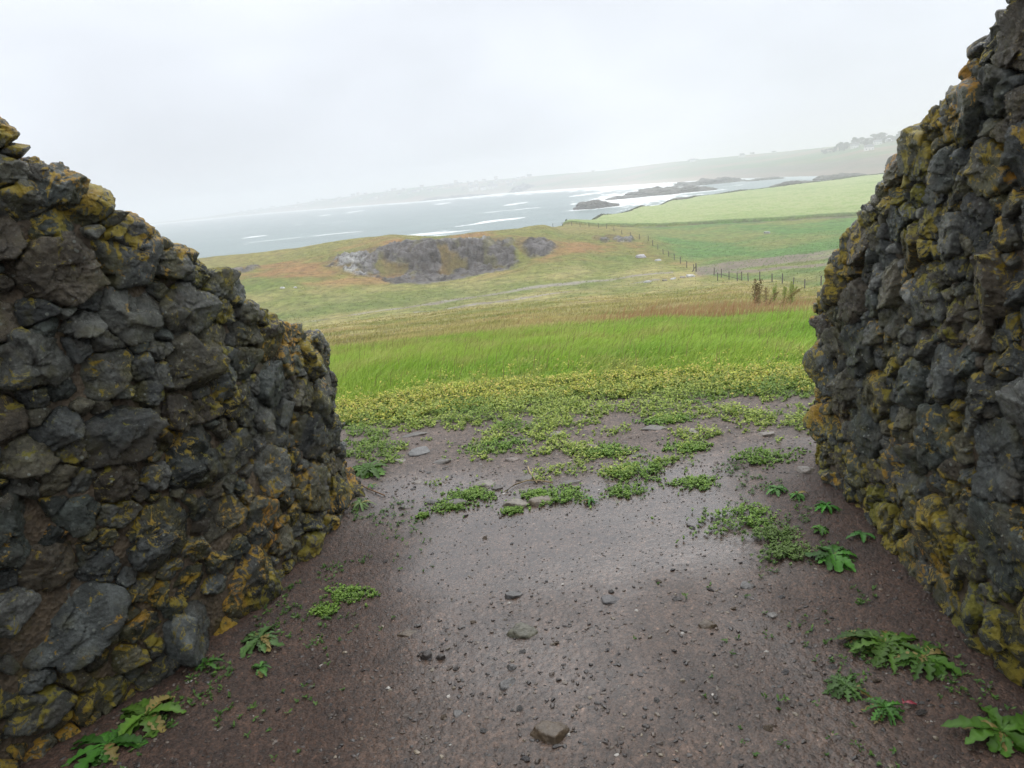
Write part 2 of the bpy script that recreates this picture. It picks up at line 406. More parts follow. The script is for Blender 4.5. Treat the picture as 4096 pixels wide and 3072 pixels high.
# far shore, skyline
fz = np.array([(-60, 9000, 9100, -30), (-25.6, 9000, 9100, -30), (-24.6, 3950, 4050, -25), (-20.7, 3800, 4000, -21), (-18.2, 3850, 4050, -12), (-16, 3750, 4000, -5),
  (-12.4, 3120, 3450, 9), (-5.9, 2440, 2900, 20), (1.1, 2400, 2900, 21), (8, 1820, 2500, 14), (13, 1565, 2400, 19), (20.9, 1188, 2300, 17), (25.7, 935, 1650, 13), (32, 860, 1600, 15), (60, 860, 1600, 15)], float)
def terrain(x, y, detail=True):
    az = np.degrees(np.arctan2(x, np.maximum(y, 1e-6))); D = np.hypot(x, y)
    az = np.where(y < 0, 0, az)
    ai = np.clip(np.searchsorted(_az, az) - 1, 0, len(_az) - 2)
    t = np.clip((az - _az[ai]) / (_az[ai + 1] - _az[ai]), 0, 1); t = t * t * (3 - 2 * t) * .5 + t * .5
    di = np.clip(np.searchsorted(_Dg, D) - 1, 0, len(_Dg) - 2)
    s = np.clip((D - _Dg[di]) / (_Dg[di + 1] - _Dg[di]), 0, 1)
    zr = lambda a: _T[a, di] * (1 - s) + _T[a, di + 1] * s
    z = zr(ai) * (1 - t) + zr(ai + 1) * t
    z = np.where(y < 0, 0, z)
    Ds = np.interp(az, fz[:, 0], fz[:, 1]); Dk = np.interp(az, fz[:, 0], fz[:, 2]); zk = np.interp(az, fz[:, 0], fz[:, 3])
    q = D - Ds
    zf = np.where(q < 0, SEA - .1 + q * .05, np.where(q < 30, SEA - .1 + q * .09, SEA + 2.6 + (zk - SEA - 2.6) * np.clip((q - 30) / np.maximum(Dk - Ds - 30, 1), 0, 1) ** .8))
    zf = np.where(q < -80, -31, zf)
    z = np.where(D > 780, np.maximum(z, zf), z)
    if detail:
        z = z + (.10 + .22 * sstep(12, 25, D)) * n2(x, y, .13, 3, 1) * sstep(6, 12, D) + .35 * n2(x, y, .05, 3, 2) * sstep(25, 80, D) * (1 - sstep(300, 500, D))
        z = z + np.where(q > 20, 1, 0) * np.where(D > 780, 1, 0) * 3.2 * n2(x, y, .006, 4, 5) * sstep(20, 200, q)
        z = z + .06 * n2(x, y, .9, 3, 9) * sstep(6, 9, D) * (1 - sstep(200, 300, D))
        z = z + .012 * n2(x, y, 1.1, 3, 7) * (1 - sstep(5, 8, D))
        # soil banked a little against the wall feet
        z = z + .05 * sstep(.85, 1.3, x * 1.0 - .05) * (y > -3) * (y < 4) * (1 - sstep(4, 6, D)) + .05 * sstep(.7, 1.1, -x - .1) * (1 - sstep(4, 6, D))
        # turf bank around the quarry, faint terraces on the mound
    return z
def zat(x, y): return float(terrain(np.array([float(x)]), np.array([float(y)]))[0])
def pol(az, D):
    return D * math.sin(rad(az)), D * math.cos(rad(az))

def lerp(a, b, t): return a + (b - a) * t[:, None]
C = lambda *v: np.array(v, float)
def meadow_color(x, y):
    D = np.hypot(x, y); az = np.degrees(np.arctan2(x, y))
    nA = n2(x, y, .35, 4, 11) + .45 * n2(x, y, 1.1, 3, 14); nB = n2(x, y, .09, 4, 12); nC = n2(x, y, 1.6, 3, 13)
    green = C(.26, .36, .06); lush = C(.19, .31, .04); straw = C(.34, .29, .12); olive = C(.21, .22, .06); red = C(.30, .20, .09)
    c = np.tile(green, (len(x), 1)); c = lerp(c, lush, sstep(-.3, .5, nA + .05 * x))
    c = lerp(c, straw, sstep(-.1, .4, nC + .4 * nB - .03 * x) * .5)
    edge = 8.8 + 3.0 * nB + 3.0 * nA + 2.5 * sstep(0, 3, x)
    t = sstep(0, 1, (D - edge) / 9.0) 
    br = lerp(np.tile(olive, (len(x), 1)), straw, sstep(-.35, .3, n2(x, y, .11, 4, 15) + .3 * nA))
    br = lerp(br, red, .32 * sstep(.05, .45, n2(x, y, .16, 4, 16)) * (1 - sstep(60, 110, D) * .5))
    c = lerp(c, br, t)
    # valley floor is greener, mound drier with russet patches
    v = np.exp(-((D - 132) / 16) ** 2) * sstep(16, 5, az) * .7 * sstep(-.5, .4, n2(x, y, .06, 4, 18) + .2)
    c = lerp(c, C(.10, .15, .035), v)
    mo = sstep(140, 160, D)
    cm = lerp(np.tile(C(.17, .175, .045), (len(x), 1)), C(.26, .15, .06), sstep(-.1, .35, n2(x, y, .07, 5, 20)))
    cm = lerp(cm, C(.12, .17, .035), .8 * sstep(.05, .3, n2(x, y, .05, 4, 21)))
    cm = lerp(cm, C(.21, .19, .06), sstep(180, 200, D) * .8)
    c = lerp(c, cm, mo)
    # bowl right of the fence is green
    bw = sstep(12.0, 14.5, az + (D - 150) * .035) * sstep(128, 140, D + 5.0 * (az - 18)) 
    cb = lerp(np.tile(C(.095, .185, .045), (len(x), 1)), C(.17, .19, .055), sstep(-.2, .35, n2(x, y, .05, 4, 24)))
    c = lerp(c, cb, bw)
    bw2 = sstep(14.2, 15.2, az) * sstep(103, 107, D + (az - 22) * 4.0)
    c = lerp(c, cb, bw2 * (1 - bw))
    return c

azs = np.concatenate([np.arange(-60, -36, 1.), np.arange(-36, 36.001, .1), np.arange(37, 61, 1.)])
Ds = np.concatenate([EYE / np.tan(np.radians(np.arange(66, 16.6, -.085))), np.geomspace(5.5, 60, 200)[:], np.arange(60.6, 145, .8), np.arange(145, 205, .4), np.arange(205.4, 300, .9), np.geomspace(301, 5000, 320)])
Ds = np.unique(Ds)
A, DD = np.meshgrid(np.radians(azs), Ds)
X = (DD * np.sin(A)).ravel(); Y = (DD * np.cos(A)).ravel(); AZ = np.degrees(A).ravel(); DV = DD.ravel()
Z = terrain(X, Y)
nA = len(azs); nD = len(Ds)
# --- surface zones
col = meadow_color(X, Y)
zone = np.full(len(X), 1, np.int8)                         # 0 gravel 1 meadow 2 crop 3 track 4 far 5 sand 6 rock
# gravel yard
yard_edge = 5.45 + .35 * n2(X, Y, 1.3, 3, 30)
gm = DV < 5.6
zone[gm] = 0
xg, yg = X[gm], Y[gm]
xc = .25
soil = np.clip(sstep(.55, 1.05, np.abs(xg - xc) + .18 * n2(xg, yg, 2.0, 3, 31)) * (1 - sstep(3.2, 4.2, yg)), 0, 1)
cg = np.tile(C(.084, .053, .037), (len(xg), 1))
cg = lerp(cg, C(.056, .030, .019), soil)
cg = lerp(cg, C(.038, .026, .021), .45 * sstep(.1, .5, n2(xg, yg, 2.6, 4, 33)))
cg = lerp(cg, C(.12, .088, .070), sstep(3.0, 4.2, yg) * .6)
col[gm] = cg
wet = np.zeros(len(X))
G2 = lambda cx, cy, rx, ry: np.exp(-((xg - cx) / rx) ** 2 - ((yg - cy) / ry) ** 2)
pud = .8 * n2(xg, yg, 1.3, 4, 34) + 1.2 * G2(-.5, 3.5, .4, .45) + 1.3 * G2(.85, 3.4, .55, .45) + .95 * G2(.25, 3.15, .9, .45) + .12 * G2(.1, 2.2, .5, .6)
wet[gm] = np.clip(.45 + .6 * sstep(-.2, 1.0, pud), 0, 1) * (1 - .75 * soil) * (1 - .6 * sstep(3.9, 4.4, yg))
col[gm] *= (1 - .25 * wet[gm])[:, None]
gh = ridged(np.stack([xg * 18, yg * 18, xg * 0 + 1], 1), 3) * .004 + perlin(np.stack([xg * 60, yg * 60, xg * 0], 1)) * .003
Z[gm] += gh * (1.2 - wet[gm]) * (1 - sstep(5.2, 5.6, DV[gm]))
# crop field
def crop_mask(x, y):
    az = np.degrees(np.arctan2(x, y)); D = np.hypot(x, y)
    near = np.interp(az, [4.6, 5.4, 8, 11, 15, 26, 60], [300, 252, 250, 250, 252, 253, 255]) + 4 * n2(x, y, .05, 2, 40)
    far = np.interp(az, [4.6, 5.4, 8, 11, 13, 15, 18, 22, 26, 60], [280, 290, 370, 450, 540, 600, 640, 680, 720, 720]) - 3
    return (D > near) & (D < far) & (az > 4.8), D - near
cm_, cdist = crop_mask(X, Y)
zone[cm_] = 2
rows = np.sin((X * .35 + Y * .94) * 1.1) * .5
lump = n2(X[cm_], Y[cm_], .22, 4, 41, ridged)
Z[cm_] += .75 + .35 * lump
cc = lerp(np.tile(C(.20, .285, .085), (cm_.sum(), 1)), C(.30, .34, .15), sstep(.1, .6, lump))
cc = lerp(cc, C(.17, .25, .07), .6 * sstep(0, .4, n2(X[cm_], Y[cm_], .02, 4, 42)))
cc = lerp(cc, C(.09, .15, .045), .8 * (1 - sstep(0, 7, cdist[cm_])))  # shadow along the near edge painted into the crop colour
col[cm_] = cc
strip = (~cm_) & (cdist < 0) & (cdist > -9) & (AZ > 8)
col[strip] = lerp(col[strip], C(.11, .10, .075), .7 * sstep(-.2, .3, n2(X[strip], Y[strip], .15, 3, 43)))
# coastal fringe beyond the crop / mound
fr = (DV > 285) & (DV < 900) & (~cm_)
col[fr] = lerp(col[fr], C(.10, .12, .05), np.full(fr.sum(), .8))
col[fr & (Z < SEA + 1.2)] = C(.10, .095, .09)
# muddy vehicle track on the right and gravel track along the valley
def band(az, D, pts, w, seed, k=.5):
    c = np.interp(az, *np.array(pts).T); q = np.abs(D - c + w * .45 * n2(X, Y, .06, 3, seed)) / w
    return np.clip(1.25 - q, 0, 1)
tr1 = band(AZ, DV, [(14, 138), (16, 140), (19, 143), (23.4, 143), (30, 146)], 8.5, 50) * sstep(14.2, 14.9, AZ)
tr1b = band(AZ, DV, [(14, 137), (19, 130), (23.4, 128), (30, 126)], 2.5, 51) * sstep(14.2, 14.9, AZ)
tr2 = band(AZ, DV, [(-30, 122), (-13.8, 121), (-6.8, 125), (.4, 129), (7.6, 134), (14.5, 140)], 1.5, 52) * (AZ < 13)
tr3 = band(AZ, DV, [(-30, 112), (-6, 116), (.4, 119), (7.6, 125), (14.5, 133)], 1.2, 53) * (AZ < 12) * (AZ > -7)
brk = sstep(-.3, .15, n2(X, Y, .09, 4, 54))
tm = np.maximum(np.maximum(tr1, tr1b * .8), np.maximum(tr2, tr3 * .9) * (.35 + .65 * brk))
tcol = lerp(np.tile(C(.135, .088, .068), (len(X), 1)), C(.24, .22, .20), sstep(15, 13, AZ) * .8)
tcol = lerp(tcol, C(.09, .058, .046), .7 * sstep(-.1, .3, n2(X, Y, .35, 3, 55))); tcol = lerp(tcol, C(.17, .17, .06), .7 * sstep(.15, .4, n2(X, Y, .12, 4, 56)) * (AZ > 14))
col = lerp(col, tcol, sstep(.15, .75, tm) * .85)
zone[(tm > .5) & (zone == 1)] = 3
# quarry rock
def quarry(x, y):
    az = np.degrees(np.arctan2(x, y)); D = np.hypot(x, y)
    lo = np.interp(az, [-12.8, -12, -10, -8.4, -6, -3, 0, 1.3, 1.6], [170, 165, 160, 153, 150.5, 151, 153, 157, 175])
    hi = np.interp(az, [-12.8, -12, -9, -8, -4, 0, 1.3, 1.6], [171, 176, 175, 174, 173.5, 174.5, 172, 170])
    n = 3.4 * n2(x, y, .13, 5, 60)
    a = np.minimum(sstep(-1, .8, D - lo + n), sstep(-1, .6, hi - D + n)) * (az > -13) * (az < 1.9)
    e1 = sstep(1.15, .75, np.hypot((az - 3.1) / 1.35, (D - 169) / 6.5) + .25 * n2(x, y, .3, 3, 61))
    e2 = sstep(1.15, .75, np.hypot((az - 9.4) / .75, (D - 186) / 5) + .25 * n2(x, y, .3, 3, 62))
    e2 = np.maximum(e2, sstep(1.1, .8, np.hypot((az - 8.0) / .35, (D - 185) / 4.5) + .3 * n2(x, y, .4, 3, 66)))
    e3 = sstep(1.1, .8, np.hypot((az + 19.8) / 2.3, (D - 183) / 4.5) + .45 * n2(x, y, .2, 3, 63))
    gr = sstep(.09, .22, n2(x, y, .13, 4, 64)) * (D > 155)
    return np.clip(np.maximum.reduce([a * (1 - .85 * gr), e1, e2, e3 * .9]), 0, 1)
qm = (DV > 140) & (DV < 215) & (AZ > -26) & (AZ < 14)
xq, yq = X[qm], Y[qm]
qr = quarry(xq, yq)
wx = xq + 2 * n2(xq, yq, .15, 2, 65)
strata = ridged(np.stack([wx * .13 + Z[qm] * .12, yq * .30 + Z[qm] * .25, Z[qm] * .35 + xq * .05], 1), 5)
crag = ridged(np.stack([wx * .5, yq * 1.1, Z[qm] * .6], 1), 4)
dz = qr * (1.5 * strata + .7 * crag - 1.1)
led = Z[qm] * .55 + .35 * n2(xq, yq, .08, 3, 68) * 3 + xq * .03
zq = Z[qm] + dz * sstep(150, 156, DV[qm]) + qr * .25 * crag + qr * 1.1 * (np.abs((led % 1) * 2 - 1) ** .6 - .5) * sstep(160, 165, DV[qm])
cq = col[qm]
rk = lerp(np.tile(C(.095, .083, .076), (len(xq), 1)), C(.022, .019, .02), sstep(.15, -.35, strata) * .8)  # bedding, with crevice and overhang shade painted into the hollows
rk = lerp(rk, C(.165, .155, .155), sstep(.30, .6, crag) * .75)  # highlights painted into the colour of ledges and crag ridges
top_l = np.exp(-((AZ[qm] + 11.2) / 1.0) ** 2) + np.exp(-((AZ[qm] + 1.6) / 1.3) ** 2) * (DV[qm] > 171) + np.exp(-((AZ[qm] - 9.4) / .6) ** 2) * .5
rk = lerp(rk, C(.42, .42, .41), np.clip(top_l, 0, 1) * sstep(.3, .55, crag) * .85)
rk = lerp(rk, C(.16, .15, .06), .6 * sstep(.15, .35, n2(xq, yq, .3, 3, 67)))
floor_ = sstep(161, 157, DV[qm])
rk = lerp(rk, C(.12, .11, .105), floor_ * .7)
cq = lerp(cq, rk, qr)
ru = np.clip(sstep(.02, .3, quarry(xq + 1.5, yq - 3)) - qr, 0, 1)
cq = lerp(cq, C(.14, .085, .045), ru * .6)
col[qm] = cq; Z[qm] = zq
zz = zone[qm]; zz[qr > .45] = 6; zone[qm] = zz
# far land
fl = (DV > 780) & (Z > SEA - 2) & (~cm_)
fDs = np.interp(AZ, fz[:, 0], fz[:, 1]); fq = DV - fDs
fl &= fq > -40
cf = lerp(np.tile(C(.10, .135, .055), (fl.sum(), 1)), C(.19, .14, .085), sstep(-.2, .3, n2(X[fl], Y[fl], .008, 4, 70)))
cf = lerp(cf, C(.06, .12, .035), sstep(.0, .25, n2(X[fl], Y[fl], .005, 3, 71)) * .9)
cf = lerp(cf, C(.30, .235, .17), (1 - sstep(40, 110, fq[fl] + 25 * n2(X[fl], Y[fl], .01, 2, 72))) * .85)
cf = lerp(cf, C(.14, .12, .11), (1 - sstep(200, 260, fq[fl])) * sstep(14, 18, AZ[fl]) * .6)
col[fl] = cf; zone[fl] = 4
zone[fl & (fq < 70)] = 5

# split faces into named sheets sharing the one grid
idx = np.arange(nD * nA).reshape(nD, nA)
Q = np.stack([idx[:-1, :-1], idx[:-1, 1:], idx[1:, 1:], idx[1:, :-1]], -1).reshape(-1, 4)
Q = Q[(Z[Q].max(1) > -30.5)]
zf_ = np.sort(zone[Q], 1)[:, 2]
V3 = np.stack([X, Y, Z], 1)
names = {0: ('gravel_yard', M_gravel), 1: ('meadow', M_meadow), 2: ('crop_field', M_crop), 3: ('dirt_track', M_track), 4: ('far_hills', M_far), 5: ('beach', M_sand), 6: ('quarry_face', M_rock)}
for k, (nm, mt) in names.items():
    f = Q[zf_ == k]
    u, inv = np.unique(f.ravel(), return_inverse=True)
    at = {'col': col[u]}
    if k == 0: at['wet'] = wet[u]
    mkobj(nm, mkmesh(nm, V3[u], [inv.reshape(-1, 4)], at), mt, kind='structure')
# ground under and behind the viewer
rr_, th = np.meshgrid(np.concatenate([[0.0], np.geomspace(.1, EYE / math.tan(rad(66)), 14)]), np.radians(np.arange(-60, 61, 4)))
u_ = np.stack([rr_.ravel() * np.sin(th.ravel()), rr_.ravel() * np.cos(th.ravel()), np.zeros(rr_.size) + .001], 1)
gi = np.arange(rr_.size).reshape(rr_.shape)
gq = np.stack([gi[:-1, :-1], gi[:-1, 1:], gi[1:, 1:], gi[1:, :-1]], -1).reshape(-1, 4)
bx, by = np.meshgrid(np.linspace(-40, 40, 161), np.linspace(-40, 0, 81)); bx = bx.ravel(); by = by.ravel()
bz = -.012 * np.ones_like(bx) - .0 
bi = np.arange(len(bx)).reshape(81, 161) + len(u_)
bq = np.stack([bi[:-1, :-1], bi[:-1, 1:], bi[1:, 1:], bi[1:, :-1]], -1).reshape(-1, 4)
# side wedges beyond 60 degrees
wd = []
for sgn in (-1, 1):
    wa = np.radians(np.linspace(60, 90, 16)) * sgn; wr = np.geomspace(.5, 40, 30)
    WA, WR = np.meshgrid(wa, wr); wx_, wy_ = (WR * np.sin(WA)).ravel(), (WR * np.cos(WA)).ravel()
    wd.append(np.stack([wx_, wy_, terrain(wx_, wy_, False) - .01], 1))
vv = [u_, np.stack([bx, by, bz], 1)]; ff = [gq, bq]; off = len(u_) + len(bx)
for w_ in wd:
    wi = np.arange(len(w_)).reshape(30, 16) + off; off += len(w_)
    vv.append(w_); ff.append(np.stack([wi[:-1, :-1], wi[:-1, 1:], wi[1:, 1:], wi[1:, :-1]], -1).reshape(-1, 4))
vv = np.concatenate(vv); ff = np.concatenate(ff)
mkobj('ground', mkmesh('ground', vv, [ff], {'col': np.tile(C(.08, .055, .045), (len(vv), 1)), 'wet': np.full(len(vv), .3)}), M_gravel, kind='structure')

# ---------------------------------------------------------------- sea
rocks = [ # name,label, az, D, half width, half depth, height
 ('sea_rock', 'long dark rock island lying in the surf off the crop field', 12.9, 865, 40, 20, 6.0),
 ('sea_rock', 'small jagged dark rock with white surf breaking round it, nearest of the sea rocks', 7.5, 668, 17, 8, 4.6),
 ('sea_rock', 'low rocky reef behind the long rock island, against the far shore', 15.7, 1150, 44, 18, 6.0),
 ('sea_rock', 'hazy dark headland rock at the far water edge below the white houses', 2.6, 2380, 52, 40, 14),
 ('sea_rock', 'flat low rock at the left tip of the long island', 10.1, 845, 22, 8, 2.6),
 ('sea_rock', 'dark rocky point right of the islands at the crop field shore', 21.3, 775, 17, 9, 3.6),
 ('sea_rock', 'dark boulder heap on the shore at the far right end of the bay', 24.3, 900, 20, 10, 4.2),
 ('sea_rock', 'thin low skerry in the surf just beyond the shore fence', 14.3, 690, 16, 5, 2.0),
 ('sea_rock', 'faint low skerry in the far right of the bay', 19.5, 1110, 22, 6, 2.4),
 ('sea_rock', 'hazy low rock shelf on the beach left of the headland rock', -3.0, 2420, 90, 14, 6.0),
]
saz = np.concatenate([np.arange(-60, -36, 1.), np.arange(-36, 36.001, .085), np.arange(37, 61, 1.)])
sdip = np.arange(6.0, .262, -.022); sD = (EYE - SEA) / np.tan(np.radians(sdip))
A2, D2 = np.meshgrid(np.radians(saz), sD)
sx, sy = (D2 * np.sin(A2)).ravel(), (D2 * np.cos(A2)).ravel(); sa = np.degrees(A2).ravel(); sd = D2.ravel(); dp = np.degrees(np.arctan((EYE - SEA) / sd))
foam = np.zeros(len(sx))
streak = n2(sx * .25, sy, .02, 4, 80)
st2 = fbm(np.stack([sa * 1.3, dp * 14, sa * 0], 1), 4)
st3 = fbm(np.stack([sx * .012, sy * .03, sx * 0 + 5], 1), 5)
# whitecaps
foam = np.maximum(foam, sstep(.36, .46, st3) * .75)
# surf along the far shore
q = np.interp(sa, fz[:, 0], fz[:, 1]) - sd
qd = dp - np.degrees(np.arctan((EYE - SEA) / np.interp(sa, fz[:, 0], fz[:, 1])))
wid = .10 + .16 * sstep(-8, 4, sa) + .22 * sstep(5, 12, sa) * (1 - sstep(14, 17, sa))
sf = sstep(1, .4, qd / wid + .7 * st2) * (qd > -.1) * (1 - sstep(16, 20, sa) * .7)
foam = np.maximum(foam, sf * .95)
# waves breaking in the rocky gap of the bay
gap = np.exp(-((sa - 10.5) / 4.2) ** 2 - ((dp - 1.9) / .55) ** 2)
foam = np.maximum(foam, sstep(.28, .5, gap * .8 + .6 * st2) * .95)
for nm, lb, a_, d_, hw, hd, hh in rocks:
    px_, py_ = pol(a_, d_); ta = rad(a_)
    lx = (sx - px_) * math.cos(ta) - (sy - py_) * math.sin(ta); ly = (sx - px_) * math.sin(ta) + (sy - py_) * math.cos(ta)
    rr = np.hypot(lx / (hw * 1.12), ly / (hd * 1.25))
    k = 1.0 if d_ < 1000 and a_ < 17 else .45
    foam = np.maximum(foam, k * sstep(1.75, 1.1, rr + .55 * st2 + .25 * (ly > 0)))
# individual crests, left to right
for (a0, p0, a1, p1, th_) in [(-3.2, 2.75, 2.2, 2.55, .085), (-18.5, 2.0, -16.7, 1.95, .05), (-11, .95, -9.6, .92, .05), (.6, 1.55, 2.6, 1.45, .06), (-4.5, 1.0, -3.2, .95, .05), (5.5, 1.35, 9, 1.2, .06), (9, 2.75, 13, 2.45, .045), (-13, 1.0, -12, .97, .04)]:
    t_ = np.clip((sa - a0) / (a1 - a0), 0, 1); c_ = p0 + (p1 - p0) * t_
    w_ = th_ * np.sin(np.pi * np.clip(t_, 0, 1)) ** .6 * (.8 + 1.6 * st3)
    foam = np.maximum(foam, .95 * ((sa > a0) & (sa < a1)) * sstep(1.25, .7, np.abs(dp - c_) / np.maximum(w_, 1e-3)))
foam = np.clip(foam, 0, 1)
sz = np.full(len(sx), SEA) + .5 * n2(sx, sy, .02, 3, 82) + foam * .5
si = np.arange(len(sx)).reshape(D2.shape)
sq = np.stack([si[:-1, :-1], si[:-1, 1:], si[1:, 1:], si[1:, :-1]], -1).reshape(-1, 4)
mkobj('water', mkmesh('water', np.stack([sx, sy, sz], 1), [sq], {'foam': foam}), M_sea, kind='structure')
for j, (nm, lb, a_, d_, hw, hd, hh) in enumerate(rocks):
    v, f = ico(5); v = v.copy()
    p = v * C(hw, hd, hh)
    q_ = np.concatenate([p[:, :1] * .06, p[:, 1:2] * .08, p[:, 2:] * .12], 1) + j * 13.1
    nz = ridged(q_, 5); nl = fbm(q_ * .45 + 5, 3)
    p *= (1 + .5 * nz + .5 * nl)[:, None]; p[:, 2] *= 1 + .5 * fbm(q_ * 1.3 + 3, 3)
    sh = sstep(-1, -.2, v[:, 0] * -1 + .6 * nl) if j == 0 else 1
    p[:, 2] = p[:, 2] * 1.1 + hh * .1 * perlin(q_ * 3) - hh * .12
    cc = lerp(np.tile(C(.03, .028, .028), (len(p), 1)), C(.075, .068, .06), sstep(0, .6, nz))
    o = mkobj('sea_rock', mkmesh('sea_rock', p, [f], {'col': cc}, True), M_rock, loc=(*pol(a_, d_), SEA), label=lb, category='rock')
    o.rotation_euler = (0, 0, -rad(a_) + (rad(4) if j < 4 else 0))

# ---------------------------------------------------------------- rubble walls
def smooth_path(P, step=.02):
    P = np.array(P, float); n = len(P); out = []
    for i in range(n - 1):
        p0, p1, p2, p3 = P[max(i - 1, 0)], P[i], P[i + 1], P[min(i + 2, n - 1)]
        for t in np.linspace(0, 1, 24, endpoint=False):
            out.append(.5 * (2 * p1 + (p2 - p0) * t + (2 * p0 - 5 * p1 + 4 * p2 - p3) * t * t + (3 * p1 - p0 - 3 * p2 + p3) * t ** 3))
    out.append(P[-1]); out = np.array(out)
    s = np.concatenate([[0], np.cumsum(np.hypot(*np.diff(out, axis=0).T))])
    g_ = np.arange(0, s[-1], step)
    pts = np.stack([np.interp(g_, s, out[:, 0]), np.interp(g_, s, out[:, 1])], 1)
    t = np.gradient(pts, axis=0); t /= np.linalg.norm(t, axis=1)[:, None]
    k = np.ones(9) / 9
    t = np.stack([np.convolve(np.pad(t[:, i], 4, mode='edge'), k, 'valid') for i in (0, 1)], 1); t /= np.linalg.norm(t, axis=1)[:, None]
    return g_, pts, t
def build_wall(side, P, top_pts, label, seed, stretch=1.25, thick=.55, batter=0.0):
    R = np.random.default_rng(seed)
    gs, pts, tan = smooth_path(P)
    nrm = np.stack([tan[:, 1], -tan[:, 0]], 1) * (1 if side == 'L' else -1)
    def mapw(p):
        s, z, w = p[:, 0], p[:, 1], p[:, 2]
        bx_ = np.stack([np.interp(s, gs, pts[:, i]) for i in (0, 1)], 1); nn = np.stack([np.interp(s, gs, nrm[:, i]) for i in (0, 1)], 1)
        q = bx_ + nn * (w - (-.005 if side == 'L' else .065) - batter * z)[:, None]
        return np.stack([q[:, 0], q[:, 1], z], 1)
    top = lambda s: np.interp(s, *np.array(top_pts).T) + (.03 if side == 'R' else .02)
    L = gs[-1]
    # sites
    sites = []; sr = []
    def try_add(n, r0, r1, zlo=-.05, zhi=9, big=None):
        nonlocal sites, sr
        for _ in range(n):
            s = R.uniform(0, L); r = R.uniform(r0, r1); tz = top(s)
            z = R.uniform(zlo, max(zlo, min(tz - r * (.95 if r > .055 else .4), zhi)))
            if z < -.05: continue
            if sites:
                a = np.array(sites); d = np.hypot((a[:, 0] - s) / stretch, a[:, 1] - z)
                if (d < (np.array(sr) + r) * .80).any(): continue
            sites.append((s, z)); sr.append(r)
    A_ = L * 1.8
    try_add(int(A_ * 7), .12, .15, 0, .8)
    try_add(int(A_ * 40), .09, .115); try_add(int(A_ * 60), .06, .08); try_add(int(A_ * 260), .043, .06); try_add(int(A_ * 900), .03, .043); try_add(int(A_ * 1500), .02, .03)
    a = np.array(sites); r_ = np.array(sr); P0 = np.stack([a[:, 0], a[:, 1], np.zeros(len(a))], 1)
    wpos = mapw(P0); dist = np.sqrt(wpos[:, 0] ** 2 + wpos[:, 1] ** 2 + (wpos[:, 2] - EYE) ** 2)
    stones = []   # centre(s,z,w), radius, planes(n,h), dist
    for i in range(len(a)):
        ds = (a[:, 0] - a[i, 0]) / stretch; dz_ = a[:, 1] - a[i, 1]; d = np.hypot(ds, dz_); nb = np.where((d < 3.2 * (r_ + r_[i])) & (d > 0))[0]
        nb = nb[np.argsort(d[nb])][:14]
        N = []; Hh = []
        gap = R.uniform(.0005, .004)
        for j in nb:
            hp = d[j] * r_[i] / (r_[i] + r_[j]); n3 = C(ds[j] / d[j] / stretch, dz_[j] / d[j], 0); ln = np.linalg.norm(n3)
            n3 = n3 / ln; n3[2] = R.uniform(-.05, .22); n3 /= np.linalg.norm(n3); N.append(n3); Hh.append(max(hp / ln - gap, .008))
        for k in range(6):
            th_ = 2 * math.pi * (k + R.uniform(-.45, .45)) / 6; n3 = C(math.cos(th_) / stretch, math.sin(th_), 0); ln = np.linalg.norm(n3)
            N.append(n3 / ln); Hh.append(r_[i] * R.uniform(1.05, 1.7) / ln)
        pro = R.uniform(.026, .042) + r_[i] * R.uniform(.02, .24)
        n3 = C(R.normal(0, .32), R.normal(0, .28) + .08, 1); n3 /= np.linalg.norm(n3); N.append(n3); Hh.append(pro)
        for k in range(R.integers(2, 6)):
            n3 = C(R.normal(), R.normal(), R.uniform(.25, 1.8)); n3 /= np.linalg.norm(n3); rm_ = r_[i] * (stretch * abs(n3[0]) + abs(n3[1])) * .8 + pro * n3[2]
            N.append(n3); Hh.append(rm_ * R.uniform(.55, .9))
        N.append(C(0, 0, -1)); Hh.append(.10)
        stones.append((C(a[i, 0], a[i, 1], -.02), r_[i], np.array(N), np.array(Hh), dist[i]))
    # loose-looking top course and fill behind it
    s = .05
    while s < L - .05:
        for w_ in (R.uniform(-.06, -.02), R.uniform(-.26, -.18), R.uniform(-.46, -.36)):
            r = R.uniform(.035, .08)
            z = top(s) + R.uniform(-.07, -.005); N = []; Hh = []
            for k in range(18):
                n3 = R.normal(size=3); n3 /= np.linalg.norm(n3); N.append(n3); Hh.append(r * R.uniform(.62, 1.05) * (1 + .5 * abs(n3[0]) - .28 * abs(n3[1])))
            for ax in (C(1, 0, 0), C(0, 1, 0), C(0, 0, 1)):
                for sg in (1, -1): N.append(ax * sg); Hh.append(r * (1.5 if ax[0] else .75 if ax[1] else 1.0))
            c3 = C(s + R.uniform(-.04, .04), z, w_); wp = mapw(c3[None])[0]
            stones.append((c3, r, np.array(N), np.array(Hh), np.linalg.norm(wp - C(0, 0, EYE))))
        s += R.uniform(.09, .15)
    VV = []; FF = []; CC = []; LL = []; n0 = 0
    for c3, r, N, Hh, dd in stones:
        px = 2 * r * FPX / dd; wp = mapw(c3[None])[0]
        vis = wp[1] > .9 and abs(wp[0]) < 2.0
        lv = 5 if (px > 62 and vis) else 4 if (px > 15 and vis) else 3
        v, f = ico(lv)
        p_ = 26.0
        dt = np.maximum(v @ N.T, 0) / Hh
        t_ = (dt ** p_).sum(1) ** (-1 / p_)
        p = v * t_[:, None]
        off = R.uniform(0, 200, 3)
        fr = 1.0 / (r * 1.1)
        q = p * fr + off
        an = C(1, 1.9, 1)          # bedding makes the breaks run along the stone
        n_ = ridged(q * an * .9, 4 if lv > 3 else 3, 2.2, .6); m_ = fbm(q * .7 + 9, 2)
        disp = r * (.06 * n_ + .07 * m_)
